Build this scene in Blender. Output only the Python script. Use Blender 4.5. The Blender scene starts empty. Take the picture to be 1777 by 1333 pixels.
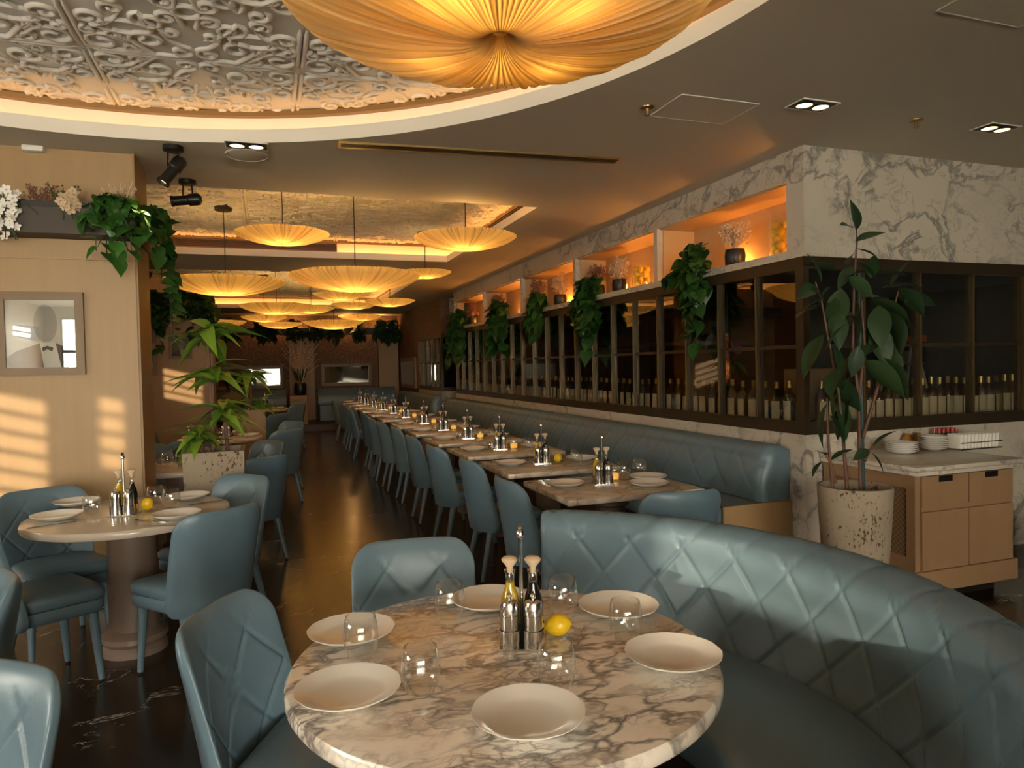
import bpy, bmesh, math, random
from mathutils import Vector, Matrix
random.seed(11)
R = math.radians
scene = bpy.context.scene
COL = scene.collection

# ------------------------------------------------------------------ camera
F_, CX_, CY_, H_ = 1208.0, 888.5, 666.5, 1.5
_d1 = Vector((464 - CX_, 643 - CY_, F_)).normalized()
_d2 = Vector((4334 - CX_, 564 - CY_, F_)); _d2 = (_d2 - _d1 * _d1.dot(_d2)).normalized()
_up = _d2.cross(_d1)
RW = Matrix((_d2, _d1, _up))                       # camera (x right, y down, z forward) -> world
cam_d = bpy.data.cameras.new('camera'); cam = bpy.data.objects.new('camera', cam_d); COL.objects.link(cam)
cam_d.sensor_width = 36; cam_d.lens = 36 * F_ / 1777; cam_d.clip_start = 0.05; cam_d.clip_end = 200
_m = Matrix((RW @ Vector((1, 0, 0)), RW @ Vector((0, -1, 0)), RW @ Vector((0, 0, -1)))).transposed().to_4x4()
cam.matrix_world = Matrix.Translation((0, 0, H_)) @ _m
scene.camera = cam

def at(x, y, ax, val):
    """point where the line of sight through pixel x, y meets the plane axis = val"""
    r = RW @ Vector((x - CX_, y - CY_, F_)); o = Vector((0, 0, H_))
    return o + r * ((val - o[ax]) / r[ax])
def atd(x, y, d):
    return Vector((0, 0, H_)) + (RW @ Vector((x - CX_, y - CY_, F_))) * (d / F_)

# ------------------------------------------------------------------ world, sun, exposure
vs = scene.view_settings
vs.view_transform = 'Standard'; vs.look = 'None'; vs.gamma = 1.0; vs.use_curve_mapping = False
vs.exposure = 0.45
w = bpy.data.worlds.new('sky'); scene.world = w; w.use_nodes = True
bg = w.node_tree.nodes['Background']; bg.inputs[0].default_value = (1.0, 0.92, 0.79, 1); bg.inputs[1].default_value = 22.0
SUN = Vector((0.62, 0.78, -0.165)).normalized()
sd = bpy.data.lights.new('sun', 'SUN'); sd.energy = 5.5; sd.angle = R(0.6); sd.color = (1.0, 0.80, 0.55)
so = bpy.data.objects.new('sun', sd); COL.objects.link(so); so.rotation_euler = SUN.to_track_quat('-Z', 'Y').to_euler()

def portal(loc, rot, sx, sy):
    l = bpy.data.lights.new('window_portal', 'AREA'); l.shape = 'RECTANGLE'; l.size = sx; l.size_y = sy
    l.cycles.is_portal = True
    o = bpy.data.objects.new('window_portal', l); COL.objects.link(o); o.location = loc; o.rotation_euler = rot
WARM = (1.0, 0.50, 0.16)
def point(loc, e, col=WARM, rad=0.03, name='lamp_light'):
    l = bpy.data.lights.new(name, 'POINT'); l.energy = e; l.color = col; l.shadow_soft_size = rad
    o = bpy.data.objects.new(name, l); COL.objects.link(o); o.location = loc; return o
def spot(loc, d, e, ang, col=(1, .68, .38), rad=0.02):
    l = bpy.data.lights.new('spot_light', 'SPOT'); l.energy = e; l.color = col; l.shadow_soft_size = rad
    l.spot_size = R(ang); l.spot_blend = 0.6
    o = bpy.data.objects.new('spot_light', l); COL.objects.link(o); o.location = loc
    o.rotation_euler = Vector(d).to_track_quat('-Z', 'Y').to_euler(); return o
def area(loc, d, sx, sy, e, col=WARM):
    l = bpy.data.lights.new('cove_light', 'AREA'); l.shape = 'RECTANGLE'; l.size = sx; l.size_y = sy; l.energy = e; l.color = col
    o = bpy.data.objects.new('cove_light', l); COL.objects.link(o); o.location = loc
    o.rotation_euler = Vector(d).to_track_quat('-Z', 'Y').to_euler(); return o

# ------------------------------------------------------------------ materials
M = {}
class NT:
    def __init__(s, name):
        s.m = bpy.data.materials.new(name); s.m.use_nodes = True; s.t = s.m.node_tree; s.t.nodes.clear()
        s.out = s.n('ShaderNodeOutputMaterial'); M[name] = s.m
    def n(s, typ, **kw):
        o = s.t.nodes.new(typ)
        for k, v in kw.items():
            if k in ('operation', 'blend_type', 'data_type', 'feature', 'distance', 'noise_dimensions', 'wave_type', 'bands_direction', 'clamp', 'interpolation_type'): setattr(o, k, v)
            else: s.set(o, k, v)
        return o
    def set(s, o, k, v):
        inp = o.inputs[int(k[1:])] if k[0] == 'i' and k[1:].isdigit() else o.inputs[k.replace('_', ' ')]
        if isinstance(v, bpy.types.NodeSocket): s.t.links.new(v, inp)
        elif isinstance(v, bpy.types.Node): s.t.links.new(v.outputs[0], inp)
        else:
            if isinstance(v, tuple) and len(v) == 3 and inp.type == 'RGBA': v = v + (1,)
            inp.default_value = v
    def math(s, op, a, b=0.0, cl=False):
        o = s.n('ShaderNodeMath', operation=op, i0=a, i1=b); o.use_clamp = cl; return o
    def mix(s, f, a, b):
        o = s.t.nodes.new('ShaderNodeMix'); o.data_type = 'RGBA'
        s.set(o, 'i0', f); s.set(o, 'i6', a); s.set(o, 'i7', b); return o.outputs[2]
    def ramp(s, f, stops):
        o = s.n('ShaderNodeValToRGB', i0=f); e = o.color_ramp.elements
        while len(e) > 1: e.remove(e[-1])
        e[0].position = stops[0][0]; e[0].color = tuple(stops[0][1]) + (1,)
        for p, c in stops[1:]:
            k = e.new(p); k.color = tuple(c) + (1,)
        return o
    def coord(s, kind='Object', scale=(1, 1, 1), rot=(0, 0, 0), loc=(0, 0, 0)):
        tc = s.n('ShaderNodeTexCoord'); mp = s.n('ShaderNodeMapping'); s.t.links.new(tc.outputs[kind], mp.inputs[0])
        mp.inputs['Scale'].default_value = scale; mp.inputs['Rotation'].default_value = rot; mp.inputs['Location'].default_value = loc
        return mp.outputs[0]
    def noise(s, v, sc, det=4, rough=.5, dist=0.0):
        return s.n('ShaderNodeTexNoise', Vector=v, Scale=sc, Detail=det, Roughness=rough, Distortion=dist)
    def bump(s, h, st, d=0.01): return s.n('ShaderNodeBump', Strength=st, Distance=d, Height=h)
    def pbr(s, color, rough=.5, metal=0.0, normal=None, spec=.5, **kw):
        b = s.n('ShaderNodeBsdfPrincipled'); s.set(b, 'Base_Color', color); s.set(b, 'Roughness', rough); s.set(b, 'Metallic', metal)
        s.set(b, 'Specular_IOR_Level', spec)
        if normal is not None: s.set(b, 'Normal', normal)
        for k, v in kw.items(): s.set(b, k, v)
        s.t.links.new(b.outputs[0], s.out.inputs[0]); return b
def plain(name, color, rough=.5, metal=0.0, spec=.5, **kw): NT(name).pbr(color, rough, metal, None, spec, **kw)
def emit(name, color, st):
    t = NT(name); e = t.n('ShaderNodeEmission', Color=color, Strength=st); t.t.links.new(e.outputs[0], t.out.inputs[0])

def veins(t, v, sc, width, dist=1.2, seed=0.0):
    """thin ridges along the mid level of a warped noise"""
    wn = t.noise(v, sc * .7, 3); add = t.n('ShaderNodeVectorMath', operation='ADD', i0=v)
    scl = t.n('ShaderNodeVectorMath', operation='SCALE', i0=wn.outputs['Color']); scl.inputs['Scale'].default_value = dist / sc
    t.t.links.new(scl.outputs[0], add.inputs[1])
    n = t.noise(add.outputs[0], sc, 6, .6)
    d = t.math('ABSOLUTE', t.math('SUBTRACT', n.outputs['Fac'], .5))
    return t.math('SUBTRACT', 1.0, t.math('DIVIDE', d, width, cl=True), cl=True), n

def build_materials():
    # blue-green leather
    t = NT('leather'); v = t.coord()
    n = t.noise(v, 9, 3); c = t.mix(n.outputs['Fac'], (.098, .158, .202), (.128, .196, .240))
    g = t.noise(v, 260, 2); t.pbr(c, t.math('MULTIPLY_ADD', n.outputs['Fac'], .12), 0, t.bump(g, .10, .002), .5)
    t.m.node_tree.nodes
    for nd in t.t.nodes:
        if nd.type == 'MATH' and nd.operation == 'MULTIPLY_ADD': nd.inputs[2].default_value = .30
    # table marble: cream with brown and grey breccia veins
    def breccia(name, c0, c1, dark, amt, sc=6.0, rot=25):
        t = NT(name); v = t.coord(scale=(1, 1.7, 1), rot=(0, 0, R(rot)))
        def warp(v, f, a):
            n = t.noise(v, f, 4, .6); sb = t.n('ShaderNodeVectorMath', operation='SUBTRACT', i0=n.outputs['Color'], i1=(.5, .5, .5)); sc_ = t.n('ShaderNodeVectorMath', operation='SCALE', i0=sb.outputs[0]); sc_.inputs['Scale'].default_value = a
            return t.n('ShaderNodeVectorMath', operation='ADD', i0=v, i1=sc_.outputs[0]).outputs[0]
        w1 = warp(warp(v, 3.0, .45), 12.0, .07)
        def crack(sc, wd):
            vo = t.n('ShaderNodeTexVoronoi', feature='DISTANCE_TO_EDGE', Vector=w1, Scale=sc); return t.math('SUBTRACT', 1.0, t.math('DIVIDE', vo.outputs['Distance'], wd, cl=True), cl=True)
        m1 = t.math('MULTIPLY', t.math('SUBTRACT', t.noise(v, 3.2, 3).outputs['Fac'], .36, cl=True), 5.0, cl=True)
        m2 = t.math('MULTIPLY', t.math('SUBTRACT', t.noise(v, 4.6, 3).outputs['Fac'], .46, cl=True), 6.0, cl=True)
        base = t.mix(t.math('MULTIPLY', t.math('SUBTRACT', t.noise(w1, 2.5, 5).outputs['Fac'], .35, cl=True), 3.0, cl=True), c0, c1)
        c = t.mix(t.math('MULTIPLY', t.math('MULTIPLY', crack(sc, .13), m1), amt), base, dark)
        c = t.mix(t.math('MULTIPLY', t.math('MULTIPLY', crack(sc * 2.6, .16), m2), amt * .8), c, dark)
        smoke = t.math('MULTIPLY', t.math('MULTIPLY', t.math('SUBTRACT', t.noise(w1, 5, 5, .65).outputs['Fac'], .55, cl=True), 4.0, cl=True), amt * .75); c = t.mix(smoke, c, tuple(k * 2.2 for k in dark))
        t.pbr(c, .15)
    breccia('table_marble', (.86, .81, .735), (.75, .635, .51), (.12, .098, .09), .88, 6.5)
    breccia('beige_marble', (.70, .62, .52), (.56, .46, .35), (.16, .12, .10), .55, 4.0, 50)
    t = NT('plain_stone'); v = t.coord(); t.pbr(t.mix(t.noise(v, 4, 5).outputs['Fac'], (.56, .49, .40), (.48, .405, .32)), .14)
    # pale wall marble with grey veins
    t = NT('wall_marble'); v = t.coord(scale=(1, 1, 1.15), rot=(R(10), R(35), R(20)))
    r1, n1 = veins(t, v, 1.5, .032, 2.2); r2, n2 = veins(t, v, 4.0, .024, 2.2)
    cl = t.noise(v, 1.3, 4); msk = t.math('MULTIPLY', t.math('SUBTRACT', cl.outputs['Fac'], .33, cl=True), 5, cl=True)
    base = t.mix(t.noise(v, 2.2, 5).outputs['Fac'], (.58, .52, .435), (.46, .41, .34))
    c = t.mix(t.math('MULTIPLY', t.math('MULTIPLY', r1, msk), .85), base, (.13, .125, .115))
    c = t.mix(t.math('MULTIPLY', t.math('MULTIPLY', r2, msk), .55), c, (.20, .19, .175))
    t.pbr(c, .28)
    # dark polished floor
    t = NT('floor_marble'); v = t.coord(scale=(1, 1.3, 1), rot=(0, 0, R(15)))
    r1, n1 = veins(t, v, 1.3, .008, 3.0); cl = t.noise(v, 3.1, 3)
    msk = t.math('MULTIPLY', t.math('SUBTRACT', cl.outputs['Fac'], .52, cl=True), 9, cl=True)
    c = t.mix(t.math('MULTIPLY', r1, msk), (.022, .0135, .0075), (.42, .38, .33))
    t.pbr(c, t.math('MULTIPLY_ADD', t.noise(v, 2, 4).outputs['Fac'], .10), 0, t.bump(t.noise(v, 5, 3), .02, .01), .65)
    for nd in t.t.nodes:
        if nd.type == 'MATH' and nd.operation == 'MULTIPLY_ADD': nd.inputs[2].default_value = .16
    # woods
    def wood(name, c1, c2, sc=(9, 9, .5), rough=.45):
        t = NT(name); v = t.coord(scale=sc); n = t.noise(v, 1.6, 6, .6, .5); g = t.noise(v, 14, 3)
        c = t.mix(n.outputs['Fac'], c1, c2); t.pbr(c, rough, 0, t.bump(g, .05, .003), .4)
    wood('oak_panel', (.385, .245, .115), (.315, .19, .083))
    wood('oak_side', (.33, .20, .085), (.26, .15, .06))
    wood('cabinet_wood', (.31, .185, .098), (.24, .138, .07))
    wood('pedestal_wood', (.26, .185, .14), (.18, .125, .095), (5, 5, 1))
    wood('niche_lining', (.54, .36, .18), (.47, .30, .14))
    wood('frame_wood', (.22, .14, .07), (.16, .10, .05), (2, 12, 12))
    wood('dark_wood', (.05, .027, .017), (.035, .018, .012))
    t = NT('cork'); v = t.coord(); vo = t.n('ShaderNodeTexVoronoi', Vector=v, Scale=28.0)
    t.pbr(t.mix(vo.outputs['Distance'], (.05, .022, .010), (.24, .12, .055)), .7, 0, t.bump(vo.outputs['Distance'], .6, .01))
    # plaster
    t = NT('ceiling_paint'); n = t.noise(t.coord(), .8, 3); t.pbr(t.mix(n.outputs['Fac'], (.56, .49, .385), (.60, .525, .415)), .75, 0, None, .3)
    plain('cove_paint', (.80, .74, .64), .7, 0, .3)
    plain('relief_plaster', (.62, .59, .54), .45, 0, .5)
    plain('white_paint', (.75, .72, .66), .5)
    plain('gold_trim', (.22, .13, .045), .45, .3)
    plain('bronze', (.062, .042, .022), .42, .6)
    plain('bronze_dark', (.045, .032, .02), .42, .7)
    plain('brass', (.42, .29, .12), .32, 1.0)
    plain('aged_brass', (.20, .14, .06), .45, .9)
    plain('steel', (.62, .60, .56), .16, 1.0)
    plain('black_metal', (.015, .013, .011), .35, .3)
    plain('black_pot', (.012, .011, .010), .4)
    plain('trough', (.055, .042, .032), .55, .4)
    plain('porcelain', (.80, .775, .72), .14, 0, .5)
    plain('paper_white', (.80, .77, .70), .7)
    plain('label_paper', (.80, .73, .58), .7)
    plain('dark_bottle', (.020, .018, .009), .12, 0, .6)
    plain('amber_bottle', (.075, .030, .008), .12, 0, .6)
    plain('foil', (.45, .31, .10), .35, .8)
    plain('oil', (.42, .27, .012), .08, 0, .6)
    plain('vinegar', (.012, .008, .007), .08, 0, .6)
    plain('honey', (.28, .12, .025), .1, 0, .6)
    plain('cork_stopper', (.62, .47, .31), .6)
    t = NT('lemon'); g = t.noise(t.coord(), 90, 2); t.pbr((.78, .50, .012), .38, 0, t.bump(g, .3, .003), .5)
    plain('red_cap', (.45, .02, .018), .35); plain('green_label', (.03, .26, .09), .4)
    plain('stake', (.018, .055, .05), .5)
    t = NT('bark'); t.pbr(t.mix(t.noise(t.coord(), 30, 3).outputs['Fac'], (.16, .075, .045), (.09, .045, .03)), .8)
    plain('soil', (.03, .02, .014), .9)
    def leafm(name, c1, c2, rough=.32):
        t = NT(name); info = t.n('ShaderNodeObjectInfo'); n = t.noise(t.coord(), 14, 2)
        f = t.math('ADD', t.math('MULTIPLY', info.outputs['Random'], .7), t.math('MULTIPLY', n.outputs['Fac'], .3))
        t.pbr(t.mix(f, c1, c2), rough, 0, None, .3)
    leafm('pothos_leaf', (.018, .060, .012), (.050, .150, .022)); leafm('ficus_leaf', (.008, .024, .009), (.026, .055, .015), .5)
    leafm('dracaena_leaf', (.045, .12, .012), (.22, .34, .035)); leafm('far_leaf', (.012, .035, .010), (.035, .075, .018), .5)
    leafm('hanging_leaf', (.012, .042, .010), (.035, .105, .018))
    plain('petal', (.80, .76, .68), .5); plain('dried', (.55, .40, .25), .8); plain('dried_red', (.20, .09, .05), .8)
    # flaking white terracotta
    t = NT('flaked_clay'); v = t.coord(scale=(1, 1, .6)); n = t.noise(v, 58, 4, .6); big = t.noise(v, 6, 3)
    f = t.math('SUBTRACT', t.math('ADD', n.outputs['Fac'], t.math('MULTIPLY', big.outputs['Fac'], .5)), .85, cl=True)
    f = t.math('MULTIPLY', f, 14, cl=True)
    c = t.mix(f, t.mix(big.outputs['Fac'], (.34, .275, .20), (.27, .21, .148)), (.085, .05, .03))
    t.pbr(c, .8, 0, t.bump(t.math('SUBTRACT', 1, f), .5, .004), .2)
    plain('terracotta', (.30, .13, .06), .85)
    # pleated lamp cloth: light from the bulb comes through
    t = NT('lamp_cloth'); tc = t.n('ShaderNodeTexCoord'); sp = t.n('ShaderNodeSeparateXYZ', i0=tc.outputs['Object'])
    an = t.math('ARCTAN2', sp.outputs[1], sp.outputs[0]); rr = t.math('SQRT', t.math('ADD', t.math('MULTIPLY', sp.outputs[0], sp.outputs[0]), t.math('MULTIPLY', sp.outputs[1], sp.outputs[1])))
    cv = t.n('ShaderNodeCombineXYZ', i0=t.math('MULTIPLY', t.math('COSINE', an), 6.0), i1=t.math('MULTIPLY', t.math('SINE', an), 6.0), i2=t.math('MULTIPLY', rr, .30))
    fold = t.noise(cv, 4.2, 2, .5); fd = t.math('MULTIPLY', t.math('SUBTRACT', fold.outputs['Fac'], .50, cl=True), 4.5, cl=True)     # doubled cloth in the gathers
    hub = t.math('MULTIPLY', t.math('SUBTRACT', .085, rr, cl=True), 16.0, cl=True); thick = t.math('MAXIMUM', t.math('MULTIPLY', fd, .75), hub)
    d = t.n('ShaderNodeBsdfDiffuse', Color=t.mix(thick, (.74, .58, .34), (.46, .32, .17))); tr = t.n('ShaderNodeBsdfTranslucent', Color=t.mix(thick, (.95, .70, .27), (.30, .15, .035)))
    mx = t.n('ShaderNodeMixShader', i0=.60); t.t.links.new(d.outputs[0], mx.inputs[1]); t.t.links.new(tr.outputs[0], mx.inputs[2]); t.t.links.new(mx.outputs[0], t.out.inputs[0])
    # thin glass
    def thin(name, col, f0, rough=0.0, gcol=(1, 1, 1), pw=5.0):
        t = NT(name); lw = t.n('ShaderNodeLayerWeight', Blend=.5); p5 = t.math('POWER', lw.outputs['Facing'], pw)
        fr = t.math('MULTIPLY_ADD', p5, 1 - f0); fr.inputs[2].default_value = f0
        tr = t.n('ShaderNodeBsdfTransparent', Color=col); gl = t.n('ShaderNodeBsdfGlossy', Color=gcol, Roughness=rough)
        mx = t.n('ShaderNodeMixShader', i0=fr); t.t.links.new(tr.outputs[0], mx.inputs[1]); t.t.links.new(gl.outputs[0], mx.inputs[2]); t.t.links.new(mx.outputs[0], t.out.inputs[0])
    thin('window_glass', (.95, .96, .95), .04); thin('smoked_glass', (.80, .78, .72), .10); thin('drink_glass', (.95, .96, .95), .09, pw=2.3)
    thin('picture_glass', (.95, .95, .95), .10)
    plain('mirror', (.26, .24, .20), .04, 1.0)
    emit('led_warm', (1.0, .42, .10), 11.0); emit('led_soft', (1.0, .55, .22), 5.0); emit('bulb_warm', (1.0, .74, .36), 2.6); emit('candle_glow', (1.0, .48, .07), .7)
    plain('print_paper', (.50, .50, .43), .5); plain('print_skin', (.33, .32, .27), .5); plain('print_suit', (.045, .043, .04), .5); plain('print_shirt', (.58, .57, .50), .5); plain('print_grey', (.16, .155, .14), .5)
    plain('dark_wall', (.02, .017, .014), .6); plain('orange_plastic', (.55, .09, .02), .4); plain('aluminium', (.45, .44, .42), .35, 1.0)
    plain('copper', (.55, .20, .08), .25, 1.0); plain('purple_disc', (.13, .03, .17), .3); plain('cardboard', (.28, .17, .09), .8)
    plain('lamp_shade_white', (.6, .5, .35), .6); plain('shrub', (.05, .13, .03), .6); plain('skin', (.50, .27, .18), .5)
    t = NT('cane'); v = t.coord(scale=(60, 60, 60)); ck = t.n('ShaderNodeTexChecker', Vector=v, Scale=1.0)
    t.pbr(t.mix(ck.outputs['Fac'], (.12, .07, .035), (.20, .12, .06)), .7)
build_materials()

# ------------------------------------------------------------------ mesh helpers
class MB:
    def __init__(s): s.v = []; s.f = []
    def add(s, vs_, fs):
        b = len(s.v); s.v += [tuple(p) for p in vs_]; s.f += [tuple(i + b for i in f) for f in fs]; return s
    def box(s, x0, x1, y0, y1, z0, z1):
        p = [(x, y, z) for z in (z0, z1) for y in (y0, y1) for x in (x0, x1)]
        return s.add(p, [(0, 2, 3, 1), (4, 5, 7, 6), (0, 1, 5, 4), (2, 6, 7, 3), (0, 4, 6, 2), (1, 3, 7, 5)])
    def loft(s, loops, cap0=True, cap1=True, closed=True):
        n = len(loops[0]); vs_ = [p for l in loops for p in l]; fs = []
        for i in range(len(loops) - 1):
            for j in range(n if closed else n - 1):
                k = (j + 1) % n; fs.append((i * n + j, i * n + k, (i + 1) * n + k, (i + 1) * n + j))
        if cap0: fs.append(tuple(reversed(range(n))))
        if cap1: fs.append(tuple((len(loops) - 1) * n + j for j in range(n)))
        return s.add(vs_, fs)
    def lathe(s, prof, n=24, c=(0, 0, 0), cap0=True, cap1=True, wob=None):
        loops = []
        for r, z in prof:
            l = []
            for j in range(n):
                a = 2 * math.pi * j / n; rr = r * (wob(a, r) if wob else 1); l.append((c[0] + rr * math.cos(a), c[1] + rr * math.sin(a), c[2] + z))
            loops.append(l)
        return s.loft(loops, cap0, cap1)
    def tube(s, pts, r, n=6, cap=True):
        pts = [Vector(p) for p in pts]; loops = []; rr = r if isinstance(r, (list, tuple)) else [r] * len(pts)
        ref = None
        for i, p in enumerate(pts):
            d = (pts[min(i + 1, len(pts) - 1)] - pts[max(i - 1, 0)]).normalized()
            if ref is None: ref = Vector((0, 0, 1)) if abs(d.z) < .9 else Vector((1, 0, 0))
            a = d.cross(ref).normalized(); b = a.cross(d).normalized(); ref = b
            loops.append([p + (a * math.cos(2 * math.pi * k / n) + b * math.sin(2 * math.pi * k / n)) * rr[i] for k in range(n)])
        return s.loft(loops, cap, cap)
    def cyl(s, p0, p1, r0, r1=None, n=16): return s.tube([p0, p1], [r0, r0 if r1 is None else r1], n)
    def ball(s, c, rx, ry=None, rz=None, n=12, m=8):
        ry = ry or rx; rz = rz or rx; loops = []
        for i in range(1, m):
            a = math.pi * i / m - math.pi / 2
            loops.append([(c[0] + rx * math.cos(a) * math.cos(2 * math.pi * j / n), c[1] + ry * math.cos(a) * math.sin(2 * math.pi * j / n), c[2] + rz * math.sin(a)) for j in range(n)])
        return s.loft(loops)
    def prism(s, poly, z0, z1):
        return s.loft([[(x, y, z0) for x, y in poly], [(x, y, z1) for x, y in poly]])
    def mesh(s, name, mat, smooth=True, ang=35, bev=0.0, seg=2):
        me = bpy.data.meshes.new(name); me.from_pydata(s.v, [], s.f)
        if bev:
            bm = bmesh.new(); bm.from_mesh(me)
            bm.normal_update()
            ed = [e for e in bm.edges if len(e.link_faces) == 2 and e.calc_face_angle(0) > .6]
            bmesh.ops.bevel(bm, geom=ed, offset=bev, segments=seg, profile=.5, affect='EDGES', clamp_overlap=True); bm.to_mesh(me); bm.free()
        bm = bmesh.new(); bm.from_mesh(me); bmesh.ops.recalc_face_normals(bm, faces=bm.faces); bm.to_mesh(me); bm.free()
        if smooth:
            me.shade_smooth(); me.set_sharp_from_angle(angle=R(ang))
        me.materials.append(M[mat]); return me
    def build(s, name, mat, parent=None, smooth=True, ang=35, bev=0.0, seg=2):
        return link(name, s.mesh(name, mat, smooth, ang, bev, seg), parent)
def link(name, data, parent=None):
    o = bpy.data.objects.new(name, data); COL.objects.link(o)
    if parent: o.parent = parent
    return o
def tag(o, label, cat, group=None, kind=None):
    if label: o['label'] = label
    if cat: o['category'] = cat
    if group: o['group'] = group
    if kind: o['kind'] = kind
    return o
def struct(o, label=None):
    o['kind'] = 'structure'
    if label: o['label'] = label
    return o
def thing(name, label, cat, loc=(0, 0, 0), rz=0.0, group=None):
    o = bpy.data.objects.new(name, None); COL.objects.link(o); o.empty_display_size = .1
    o.location = loc; o.rotation_euler = (0, 0, rz); return tag(o, label, cat, group)
def copy_tree(o, parent=None):
    c = o.copy(); COL.objects.link(c); c.parent = parent
    for ch in list(o.children): copy_tree(ch, c)
    return c
_proto = {}
def inst(key, maker, label, loc, rz=0.0, scale=1.0, group=None):
    """first use builds the thing, later ones copy it with all its parts"""
    if key not in _proto: o = _proto[key] = maker()
    else: o = copy_tree(_proto[key])
    o.location = loc; o.rotation_euler = (0, 0, rz); o.scale = (scale,) * 3; o['label'] = label
    if group: o['group'] = group
    return o
ORD = ['first', 'second', 'third', 'fourth', 'fifth', 'sixth', 'seventh', 'eighth', 'ninth', 'tenth', 'eleventh', 'twelfth', 'thirteenth', 'fourteenth', 'fifteenth', 'sixteenth']

# ------------------------------------------------------------------ dimensions of the room
C = 2.964; CT = 3.24; XW, YW = 3.49, 3.85           # ceiling, raised ceiling, corner of the bar
XL, YB, XR, YF = -4.5, -7.0, 8.0, 19.6
K = 1.09

# ------------------------------------------------------------------ shell of the room
struct(MB().box(XL - .2, XR, YB - .2, YF + .2, -.1, 0).build('floor', 'floor_marble', smooth=False), 'dark polished marble floor with thin white veins')
struct(MB().box(XL - .2, XR + .2, YB - .2, YF + .2, 3.30, 3.40).build('ceiling', 'white_paint', smooth=False), 'flat slab above the recessed ceilings')
OC, OR_ = (-.87, 2.07), 2.85                           # round recess
COF = [(-3.2, 2.41, 6.05, 9.50), (-3.2, 2.41, 10.9, 17.3)]
def build_ceiling():
    b = MB(); n = 128; q = 3.2
    inner = [(OC[0] + OR_ * math.cos(2 * math.pi * i / n), OC[1] + OR_ * math.sin(2 * math.pi * i / n), C) for i in range(n)]
    outer = []
    for i in range(n):
        a = 2 * math.pi * i / n; k = q / max(abs(math.cos(a)), abs(math.sin(a))); outer.append((OC[0] + k * math.cos(a), OC[1] + k * math.sin(a), C))
    b.add(inner + outer, [(i, (i + 1) % n, n + (i + 1) % n, n + i) for i in range(n)])
    def rect(x0, x1, y0, y1): b.add([(x0, y0, C), (x1, y0, C), (x1, y1, C), (x0, y1, C)], [(0, 1, 2, 3)])
    rect(XL, XR, YB, OC[1] - q); rect(XL, OC[0] - q, OC[1] - q, OC[1] + q); rect(OC[0] + q, XR, OC[1] - q, OC[1] + q)
    y = OC[1] + q
    for x0, x1, y0, y1 in COF:
        rect(XL, XR, y, y0); rect(XL, x0, y0, y1); rect(x1, XR, y0, y1); y = y1
    rect(XL, XR, y, YF)
    struct(b.build('ceiling', 'ceiling_paint', smooth=False), 'smooth taupe painted ceiling')
    # cove around the round recess
    b = MB(); pr = [(OR_, C), (OR_, C + .085), (OR_ + .03, C + .085), (OR_ + .03, C + .03), (OR_ + .22, C + .03), (OR_ + .22, CT)]
    b.lathe(pr, 128, (OC[0], OC[1], 0), False, False)
    struct(b.build('trim_1', 'cove_paint', ang=30), 'cream cove rim of the round ceiling recess')
    b = MB(); b.lathe([(OR_ + .22, CT - .045), (OR_ + .17, CT - .045), (OR_ + .17, CT - .01), (OR_ + .22, CT - .01)], 128, (OC[0], OC[1], 0), False, False)
    struct(b.build('trim_2', 'gold_trim', ang=30), 'dark gold bead round the edge of the embossed ceiling')
    b = MB(); b.lathe([(OR_ + .10, C + .035), (OR_ + .14, C + .035), (OR_ + .14, C + .05), (OR_ + .10, C + .05)], 64, (OC[0], OC[1], 0), False, False)
    tag(b.build('light_strip', 'led_soft'), 'warm light strip hidden behind the round cove rim', 'light')
    for k, (x0, x1, y0, y1) in enumerate(COF):
        b = MB()
        def ring(off, z): return [(x0 - off, y0 - off, z), (x1 + off, y0 - off, z), (x1 + off, y1 + off, z), (x0 - off, y1 + off, z)]
        b.loft([ring(0, C), ring(0, C + .085), ring(.03, C + .085), ring(.03, C + .03), ring(.20, C + .03), ring(.20, CT)], False, False)
        struct(b.build('trim_%d' % (3 + 2 * k), 'cove_paint', smooth=False), 'cream cove rim of the %s rectangular ceiling recess' % ('nearer' if k == 0 else 'farther'))
        b = MB(); b.loft([ring(.20, CT - .045), ring(.16, CT - .045), ring(.16, CT - .01), ring(.20, CT - .01)], False, False)
        struct(b.build('trim_%d' % (4 + 2 * k), 'gold_trim', smooth=False), 'gold bead of the %s rectangular ceiling recess' % ('nearer' if k == 0 else 'farther'))
        b = MB(); b.loft([ring(.09, C + .035), ring(.13, C + .035), ring(.13, C + .05), ring(.09, C + .05)], False, False)
        tag(b.build('light_strip', 'led_warm'), 'warm light strip in the cove of the %s rectangular recess' % ('nearer' if k == 0 else 'farther'), 'light')
build_ceiling()

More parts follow.
